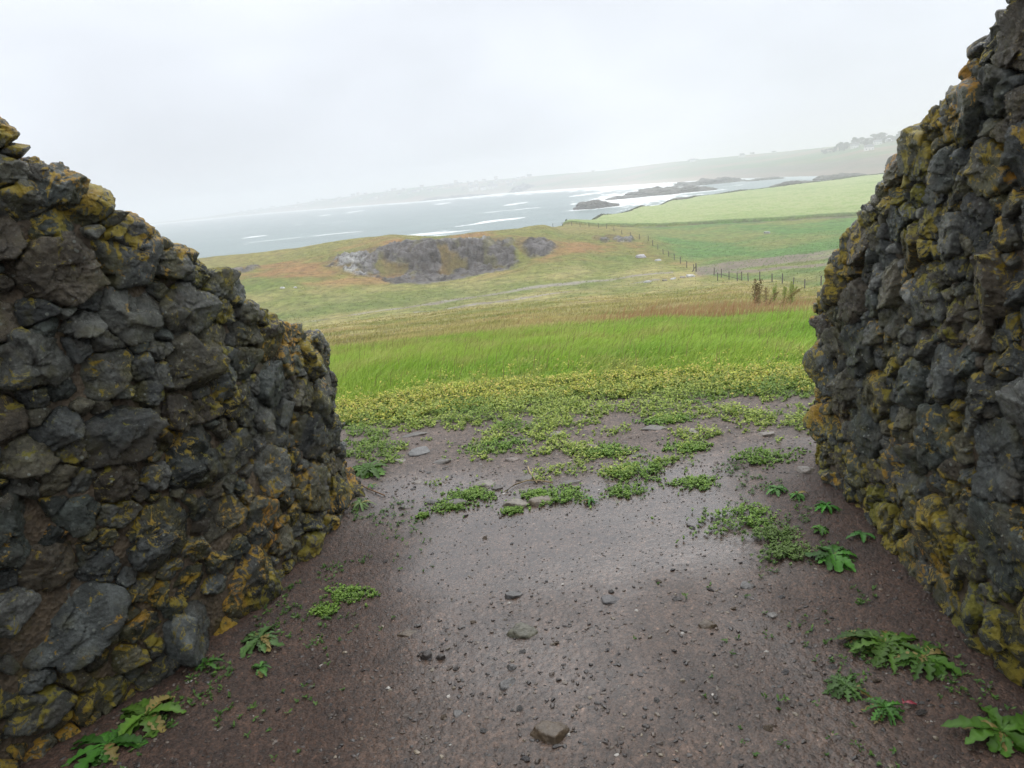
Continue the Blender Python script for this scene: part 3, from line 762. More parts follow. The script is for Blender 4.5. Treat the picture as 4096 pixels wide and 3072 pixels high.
        if lv > 3:      # broken facets: steps and tilts around random seeds on the stone
            for nsd, am in ((14, .06), (46, .035)):
                sd = p[R.integers(0, len(p), nsd)] + R.normal(0, .1 * r, (nsd, 3)); bd_ = C(1.0, 1.7, 1.0)
                d2_ = ((p[:, None] - sd[None]) ** 2 * bd_).sum(2); kk = d2_.argmin(1)
                bt = R.normal(0, 2.4 * am, (nsd, 3)); of = R.normal(0, am * r, nsd)
                disp = disp + of[kk] + ((p - sd[kk]) * bt[kk]).sum(1).clip(-am * r, am * r)
        if lv > 3: disp = disp + .003 * perlin(p * 80 + off) + .011 * np.minimum(0, ridged(p * C(24, 40, 24) + off, 3) - .1) + .006 * np.abs(perlin(p * 42 + off))
        p = p * (1 + (disp / np.maximum(t_, .02)).clip(-.5, .35))[:, None]
        VV.append(mapw(p + c3)); FF.append(f + n0); n0 += len(v)
        hgt = c3[1]
        base = [C(.062, .069, .065), C(.084, .088, .077), C(.048, .057, .050), C(.088, .083, .057), C(.062, .052, .036), C(.14, .145, .132)][R.choice(6, p=[.28, .22, .16, .16, .12, .06])] * R.uniform(.6, 1.6)
        CC.append(np.tile(base, (len(v), 1)))
        lb = R.normal(.1, .14) + .62 * max(0, 1 - hgt / .75) * (1.1 if side == 'R' else .8) + (.45 if hgt > top(c3[0]) - .18 else 0)
        LL.append(np.full(len(v), lb))
    w = thing('stone_wall', label, 'wall', loc=(0, 0, 0))
    mkobj('stonework', mkmesh('stonework', np.concatenate(VV), [np.concatenate(FF)], {'col': np.concatenate(CC), 'lich': np.concatenate(LL)}), M_stone, w)
    # mortar core: front face, top, back face as one skin
    ns = int(L / .018); ss = np.linspace(0, L - .001, ns)
    un = np.concatenate([np.linspace(-.15, 1, 110), 1 + np.linspace(.04, 1, 24), 2 + np.linspace(.1, 1, 12)])
    Sg, U = np.meshgrid(ss, un); Sg = Sg.ravel(); U = U.ravel(); tp = top(Sg) - .03
    zz_ = np.where(U <= 1, U * tp, np.where(U <= 2, tp, tp * (3 - U) - .1 * (U - 2))); ww = np.where(U <= 1, 0, np.where(U <= 2, -(U - 1) * thick, -thick))
    pp = np.stack([Sg, zz_, ww], 1)
    nn_ = fbm(pp * 9, 4); rd = ridged(pp * 24 + 4, 3)
    low = 1 - sstep(.3, .9, zz_)
    d_ = -.020 + .022 * nn_ + .007 * rd + .012 * low
    pp[:, 2] += np.where(U <= 1, d_, 0); pp[:, 1] += np.where((U > 1) & (U <= 2), d_ * 1.2, 0)
    ii = np.arange(len(Sg)).reshape(len(un), ns); fq_ = np.stack([ii[:-1, :-1], ii[:-1, 1:], ii[1:, 1:], ii[1:, :-1]], -1).reshape(-1, 4)
    mkobj('mortar_core', mkmesh('mortar_core', mapw(pp), [fq_]), M_mortar, w)
    return w
LP = [(-3.4, -2.6), (-2.9, -.6), (-2.3, .7), (-1.8, 1.55), (-1.49, 2.06), (-1.34, 2.26), (-1.21, 2.51), (-1.09, 2.89), (-1.0, 3.35), (-.97, 3.75), (-1.03, 4.0), (-1.2, 4.2), (-1.55, 4.32), (-3.4, 4.4)]
o_ = math.hypot(.5, 2.0)
build_wall('L', LP, [(0, 2.9), (o_ + 2.5, 2.3), (o_ + 3.0, 2.02), (o_ + 3.24, 1.88), (o_ + 3.29, 1.76), (o_ + 3.42, 1.72), (o_ + 3.5, 1.60), (o_ + 3.64, 1.54), (o_ + 3.77, 1.45), (o_ + 3.88, 1.36), (o_ + 4.04, 1.28), (o_ + 4.19, 1.18), (o_ + 4.39, 1.06), (o_ + 4.65, .96), (o_ + 5.1, .83), (o_ + 6, .9), (o_ + 7.4, 1.3)],
           'dark rubble stone wall with yellow lichen on the left, its top stepping down towards the meadow', 21, 1.3)
RP = [(1.2, -2.6), (1.27, -.6), (1.32, .8), (1.34, 1.76), (1.33, 2.0), (1.36, 2.35), (1.41, 2.71), (1.45, 3.16), (1.47, 3.45), (1.52, 3.68), (1.7, 3.86), (2.0, 3.95), (3.8, 4.05)]
build_wall('R', RP, [(0, 3.0), (3.9, 2.7), (4.45, 2.25), (4.72, 1.9), (4.9, 1.83), (5.0, 1.72), (5.27, 1.62), (5.45, 1.5), (5.7, 1.34), (5.95, 1.15), (6.2, .92), (6.6, .85), (8.5, 1.3)],
           'dark rubble stone wall with orange and yellow lichen on the right, rising steeply towards the viewer', 22, 1.12)

# ---------------------------------------------------------------- vegetation helpers
def leaf_strip(n, length, width, curl, lobes, R, jag=.35, up=.5):
    """one pointed leaf along +x, n cross rows of 3; returns verts, quads"""
    t = np.linspace(0, 1, n); w = width * np.sin(np.pi * np.clip(t * .92 + .05, 0, 1)) ** .8
    w = w * (1 + jag * np.sign(np.sin(t * lobes * 2 * np.pi + R.uniform(0, 6))) * R.uniform(.4, 1.2, n)) ; w[-1] = .001; w = np.maximum(w, .0012)
    x = length * (t - .12 * curl * t * t); z = length * (up * t - (up * 1.0 + curl * .35) * t ** 1.9)
    rows_ = []
    for k in (-1, 0, 1):
        rows_.append(np.stack([x + (abs(k)) * .25 * w, k * w, z + abs(k) * w * .35 + R.normal(0, width * .1, n)], 1))
    v = np.stack(rows_, 1).reshape(-1, 3); f = []
    for i in range(n - 1):
        for k in range(2): f.append((i * 3 + k, i * 3 + k + 1, (i + 1) * 3 + k + 1, (i + 1) * 3 + k))
    return v, np.array(f)
def rosette(nl, length, width, seed, colr=(.055, .15, .018), jag=.35, up=.5, lobes=5):
    R = np.random.default_rng(seed); V = []; F = []; Cc = []; n0 = 0
    for i in range(nl):
        l = length * R.uniform(.45, 1.0); v, f = leaf_strip(19, l, width * R.uniform(.7, 1.2) * (l / length) ** .5, R.uniform(.2, 1.3), R.integers(max(3, lobes - 1), lobes + 2), R, jag, up * R.uniform(.5, 1.4))
        th_ = 2 * math.pi * i * .382 + R.uniform(-.3, .3); c_, s_ = math.cos(th_), math.sin(th_)
        v = v @ np.array([[c_, s_, 0], [-s_, c_, 0], [0, 0, 1]]); v[:, 2] += .008 + R.uniform(0, .012)
        cb = np.array([.20, .16, .05]) * R.uniform(.6, 1.1) if R.uniform() < .12 else np.array(colr) * R.uniform(.5, 1.35); cc_ = np.tile(cb, (len(v), 1)); cc_[1::3] *= 1.5
        V.append(v); F.append(f + n0); n0 += len(v); Cc.append(cc_)
    V = np.concatenate(V); V[:, 2] = np.maximum(V[:, 2], .003 + .01 * np.hypot(V[:, 0], V[:, 1]))
    return mkmesh('rosette_leaves', V, [np.concatenate(F)], {'col': np.concatenate(Cc)}, True)
def sprigs(px, py, h, nleaf, lsize, R, c_low, c_top, spread=.5, zfun=None, topfrac=.35, flower=None, ffrac=.0):
    """many small upright sprigs with tiny leaves; returns arrays"""
    n = len(px); z0 = terrain(px, py) if zfun is None else zfun
    m = n * nleaf
    pi_ = np.repeat(np.arange(n), nleaf); t = R.uniform(0.05, 1, m); hh = h[pi_] * t
    ang_ = R.uniform(0, 2 * np.pi, m); rad_ = spread * h[pi_] * R.uniform(.1, 1, m) * (.4 + .6 * t)
    lean = R.normal(.15, .15, n)[pi_]
    c = np.stack([px[pi_] + rad_ * np.cos(ang_) + lean * hh, py[pi_] + rad_ * np.sin(ang_), z0[pi_] + hh], 1)
    sz_ = lsize * R.uniform(.6, 1.4, m)
    d1 = np.stack([np.cos(ang_), np.sin(ang_), R.uniform(-.2, 1.1, m)], 1); d1 /= np.linalg.norm(d1, axis=1)[:, None]
    d2 = np.stack([-np.sin(ang_), np.cos(ang_), R.normal(0, .3, m)], 1); d2 /= np.linalg.norm(d2, axis=1)[:, None]
    v = np.stack([c - d1 * sz_[:, None], c + d2 * sz_[:, None] * .45, c + d1 * sz_[:, None], c - d2 * sz_[:, None] * .45], 1).reshape(-1, 3)
    f = np.arange(4 * m).reshape(m, 4)
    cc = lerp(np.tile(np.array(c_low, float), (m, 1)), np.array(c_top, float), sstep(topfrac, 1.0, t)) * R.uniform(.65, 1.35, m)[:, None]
    if flower is not None:
        fl_ = (t > .75) & (R.uniform(0, 1, m) < ffrac); cc[fl_] = np.array(flower) * R.uniform(.8, 1.1, fl_.sum())[:, None]
    return v, f, np.repeat(cc, 4, 0)
def blades(px, py, h, w, R, cbase, lean=(.25, .25), tipc=None, drop=.0):
    n = len(px); z0 = terrain(px, py) - .01
    a_ = R.uniform(0, 2 * np.pi, n); dx, dy = np.cos(a_), np.sin(a_)
    lx = R.normal(lean[0], lean[1], n) * h; ly = R.normal(0, lean[1] * .6, n) * h
    B = np.stack([px, py, z0], 1); side_ = np.stack([dx, dy, dx * 0], 1) * (w / 2)[:, None]
    m1 = B + np.stack([lx * .3, ly * .3, h * .55], 1); tip = B + np.stack([lx, ly, h * (1 - .25 * np.abs(lx / h))], 1)
    v = np.stack([B - side_, B + side_, m1 + side_ * .8, m1 - side_ * .8, tip], 1).reshape(-1, 3)
    b0 = np.arange(n) * 5; q4 = np.stack([b0, b0 + 1, b0 + 2, b0 + 3], 1); q3 = np.stack([b0 + 3, b0 + 2, b0 + 4], 1)
    cc = np.repeat(cbase, 5, 0).reshape(n, 5, 3)
    if tipc is not None: cc[:, 4] = tipc; cc[:, 2:4] = (cc[:, 2:4] + tipc[:, None]) / 2
    return v, q4, q3, cc.reshape(-1, 3)
def sector(n, D0, D1, a0, a1, R, pw=1.0):
    u = R.uniform(0, 1, n); D = np.sqrt(D0 ** 2 + (D1 ** 2 - D0 ** 2) * u) if pw == 2 else D0 + (D1 - D0) * u ** pw
    a = np.radians(R.uniform(a0, a1, n)); return D * np.sin(a), D * np.cos(a), D
R = np.random.default_rng(5)
# --- meadow grass
parts_ = []
for n, D0, D1, hh, ww, pw in ((120000, 6.0, 13, (.07, .18), (.005, .010), 1.0), (80000, 12, 30, (.10, .22), (.010, .022), 1.1), (60000, 28, 75, (.12, .24), (.03, .06), 1.2), (40000, 75, 200, (.12, .22), (.08, .16), 1.2)):
    x, y, D = sector(n, D0, D1, -38, 33, R, pw)
    cl = meadow_color(x, y) * R.uniform(.8, 1.5, n)[:, None]
    h = R.uniform(*hh, n) * (.65 + .5 * sstep(-.3, .4, n2(x, y, .5, 3, 90))) * (.55 + .45 * sstep(6.0, 7.5, D))
    parts_.append(blades(x, y, h, R.uniform(*ww, n), R, cl, (.45, .3), cl * 1.25))
def join_blades(ps):
    V = []; q4 = []; q3 = []; c = []; o = 0
    for v, a, b, cc in ps: V.append(v); q4.append(a + o); q3.append(b + o); c.append(cc); o += len(v)
    return np.concatenate(V), [np.concatenate(q4), np.concatenate(q3)], np.concatenate(c)
x, y, D = sector(1800, 6.3, 17, -32, 28, R)
h = R.uniform(.16, .34, len(x)); parts_.append(blades(x, y, h, np.full(len(x), .0055), R, np.tile(C(.26, .24, .09), (len(x), 1)), (.35, .25), np.tile(C(.16, .12, .06), (len(x), 1)) * R.uniform(.6, 2.2, len(x))[:, None]))
V, Fs, Cc = join_blades(parts_)
mkobj('grass', mkmesh('grass', V, Fs, {'col': Cc}), M_grass, kind='stuff', label='wind-blown green and straw coloured meadow grass', category='grass')
# --- reddish seeding grass and sorrel
x, y, D = sector(8000, 15, 31, -14, 25, R); k = sstep(-.05, .35, n2(x, y, .3, 3, 91) + .03 * (x - 3)); k = k * (.05 + .95 * sstep(-1, 8, np.degrees(np.arctan2(x, y)))); s_ = R.uniform(0, 1, len(x)) < k
x, y, D = x[s_], y[s_], D[s_]; n = len(x)
red = lerp(np.tile(C(.42, .29, .15), (n, 1)), C(.38, .20, .10), R.uniform(0, 1, n))
h = R.uniform(.20, .38, n) * (1 + .45 * sstep(3, 8, np.degrees(np.arctan2(x, y)))) * (1 + .35 * (R.uniform(0, 1, n) > .93))
v1 = blades(x, y, h, np.full(n, .014), R, red * .9, (.35, .25), red)
V, Fs, Cc = join_blades([v1])
mkobj('seeding_grass', mkmesh('seeding_grass', V, Fs, {'col': Cc}), M_grass, kind='stuff', label='reddish brown seeding grass and sorrel stalks on the slope', category='grass')
# --- yellow-flowered weeds band at the yard edge
x, y, D = sector(13000, 5.0, 7.4, -30, 28, R)
k = sstep(.0, .35, (D - 5.4) + .35 * n2(x, y, 1.5, 3, 92) + .2 * sstep(2, -1, x)) * (.12 + .88 * sstep(6.25, 6.1, D + .25 * n2(x, y, .9, 3, 98))) * sstep(7.4, 6.6, D); s_ = R.uniform(0, 1, len(x)) < k; x, y, D = x[s_], y[s_], D[s_]
hh = R.uniform(.035, .075, len(x)) * (.6 + .5 * sstep(5.3, 5.8, D)); zt = terrain(x, y)
v, f, c = sprigs(x, y, hh, 16, .011, R, (.09, .165, .018), (.42, .43, .06), .55, zt, .25, (.66, .50, .14), .18)
mkobj('flowering_weeds', mkmesh('flowering_weeds', v, [f], {'col': c}, False), M_leaf, kind='stuff', label='band of low yellow-green flowering weeds along the yard edge', category='weeds')
# --- creeping ground cover over the far half of the gravel
x = R.uniform(-2.6, 3.6, 40000); y = R.uniform(3.0, 5.7, 40000); D = np.hypot(x, y)
m_ = 1.1 * n2(x, y, 2.7, 3, 93) + .45 * n2(x, y, 7.5, 3, 94) + .62 * sstep(3.1, 5.4, y) - .46 - .35 * sstep(-.1, -.8, x) * sstep(5.3, 4.8, y) + .10 * R.normal(0, 1, len(x)) - 1.2 * sstep(3.75, 3.35, y)
m_ += .45 * sstep(5.1, 5.7, D)
s_ = m_ > 0; x, y, m_ = x[s_], y[s_], m_[s_]
lg = n2(x, y, 2.2, 2, 95)
hh = R.uniform(.010, .028, len(x)) * (1 + 1.6 * sstep(.05, .5, m_))
v, f, c = sprigs(x, y, hh, 8, .0095, R, (.17, .27, .04), (.34, .40, .08), .8, terrain(x, y))
c = lerp(c, C(.09, .20, .025), np.repeat(np.repeat(sstep(.0, .35, lg), 8), 4) * .6)
mkobj('ground_cover', mkmesh('ground_cover', v, [f], {'col': c}, False), M_leaf, kind='stuff', label='creeping green ground cover spreading over the gravel', category='weeds')
# tiny seedlings scattered by the wall feet
n = 1700; sd_ = R.integers(0, 2, n); y = R.uniform(1.4, 3.9, n)
x = np.where(sd_ == 0, np.interp(y, [1.4, 2.3, 3.2, 3.9], [-1.6, -1.2, -.93, -.9]) + np.abs(R.normal(.05, .22, n)), 1.3 - np.abs(R.normal(.05, .28, n)))
ok = n2(x, y, 4, 2, 96) > .0; x, y = x[ok], y[ok]
v, f, c = sprigs(x, y, R.uniform(.008, .02, len(x)), 7, .007, R, (.05, .12, .02), (.09, .17, .03), 1.0, terrain(x, y))
mkobj('seedlings', mkmesh('seedlings', v, [f], {'col': c}, False), M_leaf, kind='stuff', label='tiny green seedlings in the soil at the feet of the walls', category='weeds')
# loose straw bits
# --- individual plants in the yard (spots where they grow)
def gp(px, py):        # where the line of sight through a photo point meets level ground
    d = _f * FPX + _r * (px - 512) - _u * (py - 384); t = -EYE / d.z; return d.x * t, d.y * t
broad = [ # photo x,y, leaves, length, width, colour, label
 (150, 733, 13, .17, .030, (.075, .15, .02), 'broad-leaved green weed at the foot of the left wall, largest at the bottom left corner', .3),
 (112, 762, 9, .17, .028, (.05, .15, .02), 'sprawling toothed weed cut by the bottom left edge of the picture', .35),
 (262, 650, 22, .15, .020, (.075, .145, .04), 'flat leafy rosette on bare soil beside the left wall', .35),
 (262, 676, 8, .07, .014, (.06, .15, .03), 'small seedling rosette just below the flat leafy rosette by the left wall', .3),
 (207, 680, 6, .09, .013, (.045, .12, .015), 'few-leaved weed between the bottom left clump and the flat rosette', .3),
 (368, 473, 22, .20, .032, (.07, .15, .02), 'bright green dock clump at the far corner of the left wall', .15),
 (361, 507, 12, .11, .012, (.10, .16, .05), 'pale thin-leaved weed below the dock clump at the left wall corner', .2),
 (372, 488, 5, .06, .010, (.06, .17, .02), 'tiny bright sprout between the dock clump and the pale weed', .2),
 (885, 655, 30, .17, .022, (.06, .125, .014), 'large jagged dandelion clump near the right wall', .5),
 (925, 672, 26, .15, .022, (.05, .115, .014), 'dense jagged weed clump touching the large dandelion, nearest the right wall', .5),
 (862, 648, 20, .11, .016, (.055, .12, .02), 'low jagged weed on the left of the large dandelion clump', .5),
 (845, 690, 16, .11, .014, (.06, .12, .028), 'spidery jagged rosette below the large dandelion clump', .55),
 (885, 715, 14, .11, .012, (.05, .14, .02), 'thin sprawling weed in the lower right soil beside a red scrap', .5),
 (1000, 748, 10, .18, .035, (.055, .13, .014), 'broad-leaved weed at the bottom right corner under the wall', .2),
 (833, 567, 14, .16, .030, (.05, .145, .02), 'flat dock plant with wide leaves halfway along the right wall', .15),
 (862, 548, 5, .09, .018, (.05, .14, .03), 'two-leaved sprout against the right wall above the flat dock plant', .15),
 (826, 519, 12, .09, .013, (.04, .17, .012), 'small bright green rosette at the foot of the right wall', .2),
 (820, 541, 5, .07, .016, (.06, .15, .02), 'lone pale leaf pair between the bright rosette and the flat dock plant', .2),
 (797, 506, 8, .08, .012, (.06, .17, .025), 'light green weed just left of the bright rosette by the right wall', .2),
 (776, 499, 12, .09, .014, (.07, .17, .035), 'light green leafy patch plant up from the bushy chickweed mound', .2),
 (590, 504, 10, .07, .010, (.05, .16, .02), 'tiny leafy weed beside the grey stones in the middle of the gravel', .2),
]
for i, (px_, py_, nl, ln_, wd_, cl, lb, jg) in enumerate(broad):
    x_, y_ = gp(px_, py_)
    o = mkobj('leafy_weed', rosette(int(nl * 1.6), ln_ * .86, wd_ * .66, 100 + i, cl, jg, .45), M_leaf, loc=(x_, y_, zat(x_, y_)), label=lb, category='weed')
tufts = [ # photo x,y, radius, label
 (467, 497, .13, 'rounded green tuft left of centre where the gravel begins'),
 (449, 507, .08, 'small green tuft leaning on the rounded tuft at the left of centre'),
 (559, 497, .14, 'green tuft beside two grey stones in the middle of the gravel'),
 (536, 495, .07, 'small dull tuft beside the dry twig'),
 (623, 493, .09, 'neat round tuft alone right of centre in the gravel'),
 (689, 449, .12, 'round tuft with a grey stone at its left side'),
 (750, 520, .17, 'big bushy chickweed mound on the right of the wet gravel'),
 (781, 540, .12, 'feathery grey-green tuft below the bushy mound'),
 (792, 556, .11, 'low feathery tuft above the flat dock plant'),
 (347, 596, .09, 'grassy tuft in the soil right of the left wall'),
 (324, 613, .05, 'small leafy tuft below the grassy tuft near the left wall'),
 (695, 483, .10, 'flat tuft up and right of the neat round tuft'),
 (764, 466, .13, 'spreading tuft near the corner of the right wall'),
 (513, 511, .05, 'tiny tuft in front of the pale flat stone'),
 (423, 516, .03, 'tiny sprig at the edge of the left puddle'),
 (636, 473, .16, 'wide low tuft in the green patches right of centre'),
 (606, 452, .15, 'wide low tuft in the middle of the green patches'),
 (497, 446, .16, 'wide dark green tuft in the left green patches'),
 (668, 420, .14, 'taller tuft near the yellow weeds right of centre'),
]
for i, (px_, py_, r, lb) in enumerate(tufts):
    x_, y_ = gp(px_, py_); n = int(60 + 1500 * r)
    th2 = R.uniform(0, 2 * np.pi, n); rr2 = r * np.sqrt(R.uniform(0, 1, n)) * (1 + .9 * perlin(np.stack([np.cos(th2) * 2, np.sin(th2) * 2, th2 * 0 + i * 3.3], 1))) * np.where(R.uniform(0, 1, n) < .12, 1.6, 1)
    xx, yy = rr2 * np.cos(th2) * 1.15, rr2 * np.sin(th2) * .8
    hb = (.012 + .11 * r * (1 - (rr2 / r / 1.1) ** 2).clip(.1, 1)) * R.uniform(.7, 1.2, n)
    v, f, c = sprigs(xx, yy, hb, 9, .006 if r < .1 else .0075, R, (.09, .19, .025), (.19, .31, .05), .6, np.zeros(n))
    if 'feathery' in lb: c = c * .5 + C(.10, .14, .06) * .5
    mkobj('weed_tuft', mkmesh('weed_tuft', v, [f], {'col': c}, False), M_leaf, loc=(x_, y_, zat(x_, y_)), label=lb, category='weed')

# ---------------------------------------------------------------- stones and gravel on the ground
n = 30000
y = 1.1 + 4.4 * R.uniform(0, 1, n) ** 1.0; x = R.uniform(-1.9, 1.9, n) * (.75 + .12 * y)
sc = (.0024 + .0065 * R.uniform(0, 1, n) ** 3.2) * (1 - .5 * np.exp(-((y - 3.1) / .5) ** 2))
v, f = ico(0); nv = len(v)
Vp = v[None] * R.uniform(.55, 1.3, (n, nv, 1)) * (sc[:, None] * np.stack([R.uniform(.8, 1.7, n), R.uniform(.8, 1.2, n), R.uniform(.35, .7, n)], 1))[:, None, :]
th2 = R.uniform(0, 6.28, n); cth, sth = np.cos(th2)[:, None], np.sin(th2)[:, None]
Vp = np.stack([Vp[..., 0] * cth - Vp[..., 1] * sth, Vp[..., 0] * sth + Vp[..., 1] * cth, Vp[..., 2]], -1)
Vp += np.stack([x, y, terrain(x, y) + sc * .3], 1)[:, None, :]
pc = np.array([(.055, .045, .040), (.075, .056, .043), (.038, .033, .03), (.10, .08, .06), (.17, .14, .10), (.32, .30, .27)])[R.choice(6, n, p=[.33, .28, .22, .1, .055, .015])] * R.uniform(.7, 1.2, (n, 1))
mkobj('gravel', mkmesh('gravel', Vp.reshape(-1, 3), [(f[None] + (np.arange(n) * nv)[:, None, None]).reshape(-1, 3)], {'col': np.repeat(pc, nv, 0)}, False), M_peb, kind='stuff', label='small dark wet pebbles pressed into the yard', category='gravel')
def slab(r, asp, thick, seed, colr, lv=4):
    Rr = np.random.default_rng(seed); v, f = ico(lv); N = []; Hh = []
    for k in range(8):
        th_ = 2 * math.pi * (k + Rr.uniform(-.4, .4)) / 8; N.append(C(math.cos(th_), math.sin(th_), Rr.uniform(-.1, .5))); Hh.append(r * Rr.uniform(.7, 1.05))
    N.append(C(Rr.normal(0, .12), Rr.normal(0, .12), 1)); Hh.append(thick); N.append(C(0, 0, -1)); Hh.append(thick)
    for k in range(3): N.append(C(Rr.normal(0, .5), Rr.normal(0, .5), 1)); Hh.append((thick * .9 + r * .15))
    N = np.array(N); N /= np.linalg.norm(N, axis=1)[:, None]
    t_ = ((np.maximum(v @ N.T, 0) / np.array(Hh)) ** 14).sum(1) ** (-1 / 14)
    p = v * t_[:, None]; q = p / r + seed
    p *= (1 + .10 * ridged(q * 1.6, 3) + .10 * fbm(q, 2))[:, None]; p[:, 0] *= asp
    return mkmesh('stone', p, [f], {'col': np.tile(np.array(colr), (len(p), 1)) * (1 + .4 * fbm(q * 2, 3))[:, None]})
gy, br_, dk, pl = (.085, .08, .076), (.085, .062, .040), (.045, .038, .034), (.15, .14, .13)
stones = [ # photo x,y, radius, aspect, thickness, tilt, rot, colour, label
 (552, 733, .065, 1.3, .036, .15, .1, br_, 'largest brown rock half buried at the bottom centre of the yard'),
 (524, 632, .055, 1.35, .03, .2, .15, (.09, .085, .06), 'mossy flat rock half buried in the middle of the yard'),
 (427, 657, .03, .9, .03, .1, 1.2, dk, 'dark knobbly stone left of the mossy flat rock'),
 (441, 658, .022, 1.0, .022, .1, .2, dk, 'small dark lump touching the knobbly stone'),
 (511, 668, .028, .6, .018, .5, 1.3, gy, 'upright grey flake just below the mossy flat rock'),
 (508, 684, .034, 1.5, .012, .3, .4, gy, 'thin grey sliver lying below the upright flake'),
 (514, 595, .040, 1.4, .016, .2, .5, gy, 'flat grey slate above the mossy flat rock'),
 (615, 600, .042, 1.6, .010, .3, .25, (.07, .065, .065), 'long thin slate lying right of the middle of the yard'),
 (707, 626, .032, 1.3, .02, .1, .1, br_, 'brown clod on the right side of the yard'),
 (459, 713, .030, 1.1, .010, .05, -.5, gy, 'pale grey flat flake in the lower left of the yard'),
 (646, 727, .014, 1.2, .010, .1, .2, dk, 'black pebble right of the largest brown rock'),
 (772, 615, .026, 1.0, .012, .15, .4, pl, 'pale flat stone in the soil at the right of the yard'),
 (748, 586, .032, 1.4, .015, .1, .1, gy, 'flat grey stone below the feathery tuft on the right'),
 (410, 633, .028, 1.8, .010, .2, .2, br_, 'thin brown stone splinter left of the mossy flat rock'),
 (679, 600, .02, 1.5, .010, .3, .1, dk, 'small dark slate right of the long thin slate'),
 (485, 483, .055, 1.4, .022, .05, .1, pl, 'pale flat stone among the tufts left of centre'),
 (516, 504, .060, 1.4, .032, .05, -.1, (.15, .14, .12), 'light stone half sunk in front of the middle tufts'),
 (539, 502, .065, 1.3, .040, .05, .1, (.14, .12, .095), 'tan rounded stone right of the light sunken stone'),
 (456, 504, .050, 1.5, .03, .05, .0, gy, 'grey rounded stone between the two left tufts'),
 (433, 502, .045, 1.2, .02, .2, .7, (.08, .08, .082), 'dark slate at the edge of the left puddle'),
 (405, 507, .04, 1.4, .018, .05, .1, gy, 'small grey stone near the dark puddle slate'),
 (420, 452, .08, 1.1, .03, .25, .3, (.10, .105, .11), 'bluish slate slab in the far left gravel'),
 (401, 460, .045, 1.1, .015, .25, .3, pl, 'light grey flake left of the bluish slate slab'),
 (438, 419, .055, 1.6, .018, .05, .1, pl, 'pale stone near the back edge of the left gravel'),
 (441, 462, .065, 1.6, .018, .05, .1, gy, 'flat stone with weeds around it near the bluish slab'),
 (415, 433, .075, 1.7, .015, .05, .1, gy, 'long flat stone behind the bluish slate slab'),
 (418, 482, .04, 1.5, .012, .05, .1, pl, 'pale flake in the left gravel below the bluish slab'),
 (529, 441, .055, 1.6, .016, .05, .1, gy, 'flat grey stone in the green patches, left of centre'),
 (556, 434, .05, 1.5, .018, .05, .1, pl, 'pale flat stone among the green patches at the centre'),
 (592, 447, .05, 1.2, .03, .05, .1, (.15, .13, .11), 'rounded tan stone at the left side of the round tuft'),
 (655, 427, .07, 1.6, .02, .05, .1, gy, 'broad flat stone in the right of the green patches'),
 (765, 435, .06, 1.4, .025, .05, .1, pl, 'pale stone beside a tuft near the right wall corner'),
 (693, 432, .05, 1.6, .018, .05, .1, pl, 'pale stone behind the round tuft right of centre'),
 (807, 480, .05, 1.2, .025, .05, .1, pl, 'pale stone at the foot of the right wall corner'),
 (640, 456, .045, 1.6, .015, .05, .1, gy, 'thin grey stone in the right green patches'),
 (498, 488, .03, 1.4, .015, .05, .1, gy, 'small grey stone touching the pale flat stone'),
 (527, 478, .06, 1.5, .018, .05, .1, gy, 'flat grey slab under the middle green patch'),
 (512, 460, .045, 1.4, .018, .05, .1, (.13, .11, .10), 'brownish flat stone between the left and middle green patches'),
 (571, 483, .05, 1.5, .02, .05, .1, gy, 'grey stone right of the dry twig'),
]
for i, (px_, py_, r, asp, tk, tl, rz, cl, lb) in enumerate(stones):
    x_, y_ = gp(px_, py_)
    if py_ > 560: r *= .78; tk *= .85
    else: r *= .82; tk *= .8; cl = tuple(np.array(cl) * (1.0, .93, .85))
    o = mkobj('stone', slab(r, asp, tk, 300 + i, cl), M_flat, loc=(x_, y_, zat(x_, y_) - tk * .2), label=lb, category='stone')
    o.rotation_euler = (tl * .7, tl, rz)
# small unremarkable chips: alike, share one label
chip = [mkmesh('stone_chip', *(lambda m: (m[0], [m[1]]))((ico(1)[0] * np.random.default_rng(k).uniform(.6, 1.2, (42, 1)) * C(1.3, 1, .4), ico(1)[1])), {'col': np.tile(np.array([gy, dk, br_, (.075, .07, .07)][k % 4]), (42, 1))}, False) for k in range(8)]
for m_ in chip: m_.materials.append(M_flat)
for k in range(130):
    y_ = R.uniform(1.5, 5.0); x_ = R.uniform(-.9, 1.15)
    o = mkobj('stone_chip', chip[k % 8], loc=(x_, y_, zat(x_, y_) + .002), label='small angular stone chip lying loose in the wet gravel yard', category='stone', group='stone chips in the yard')
    s1 = R.uniform(.005, .013); o.scale = (s1, s1, s1); o.rotation_euler = (R.normal(0, .25), R.normal(0, .25), R.uniform(0, 6.28))
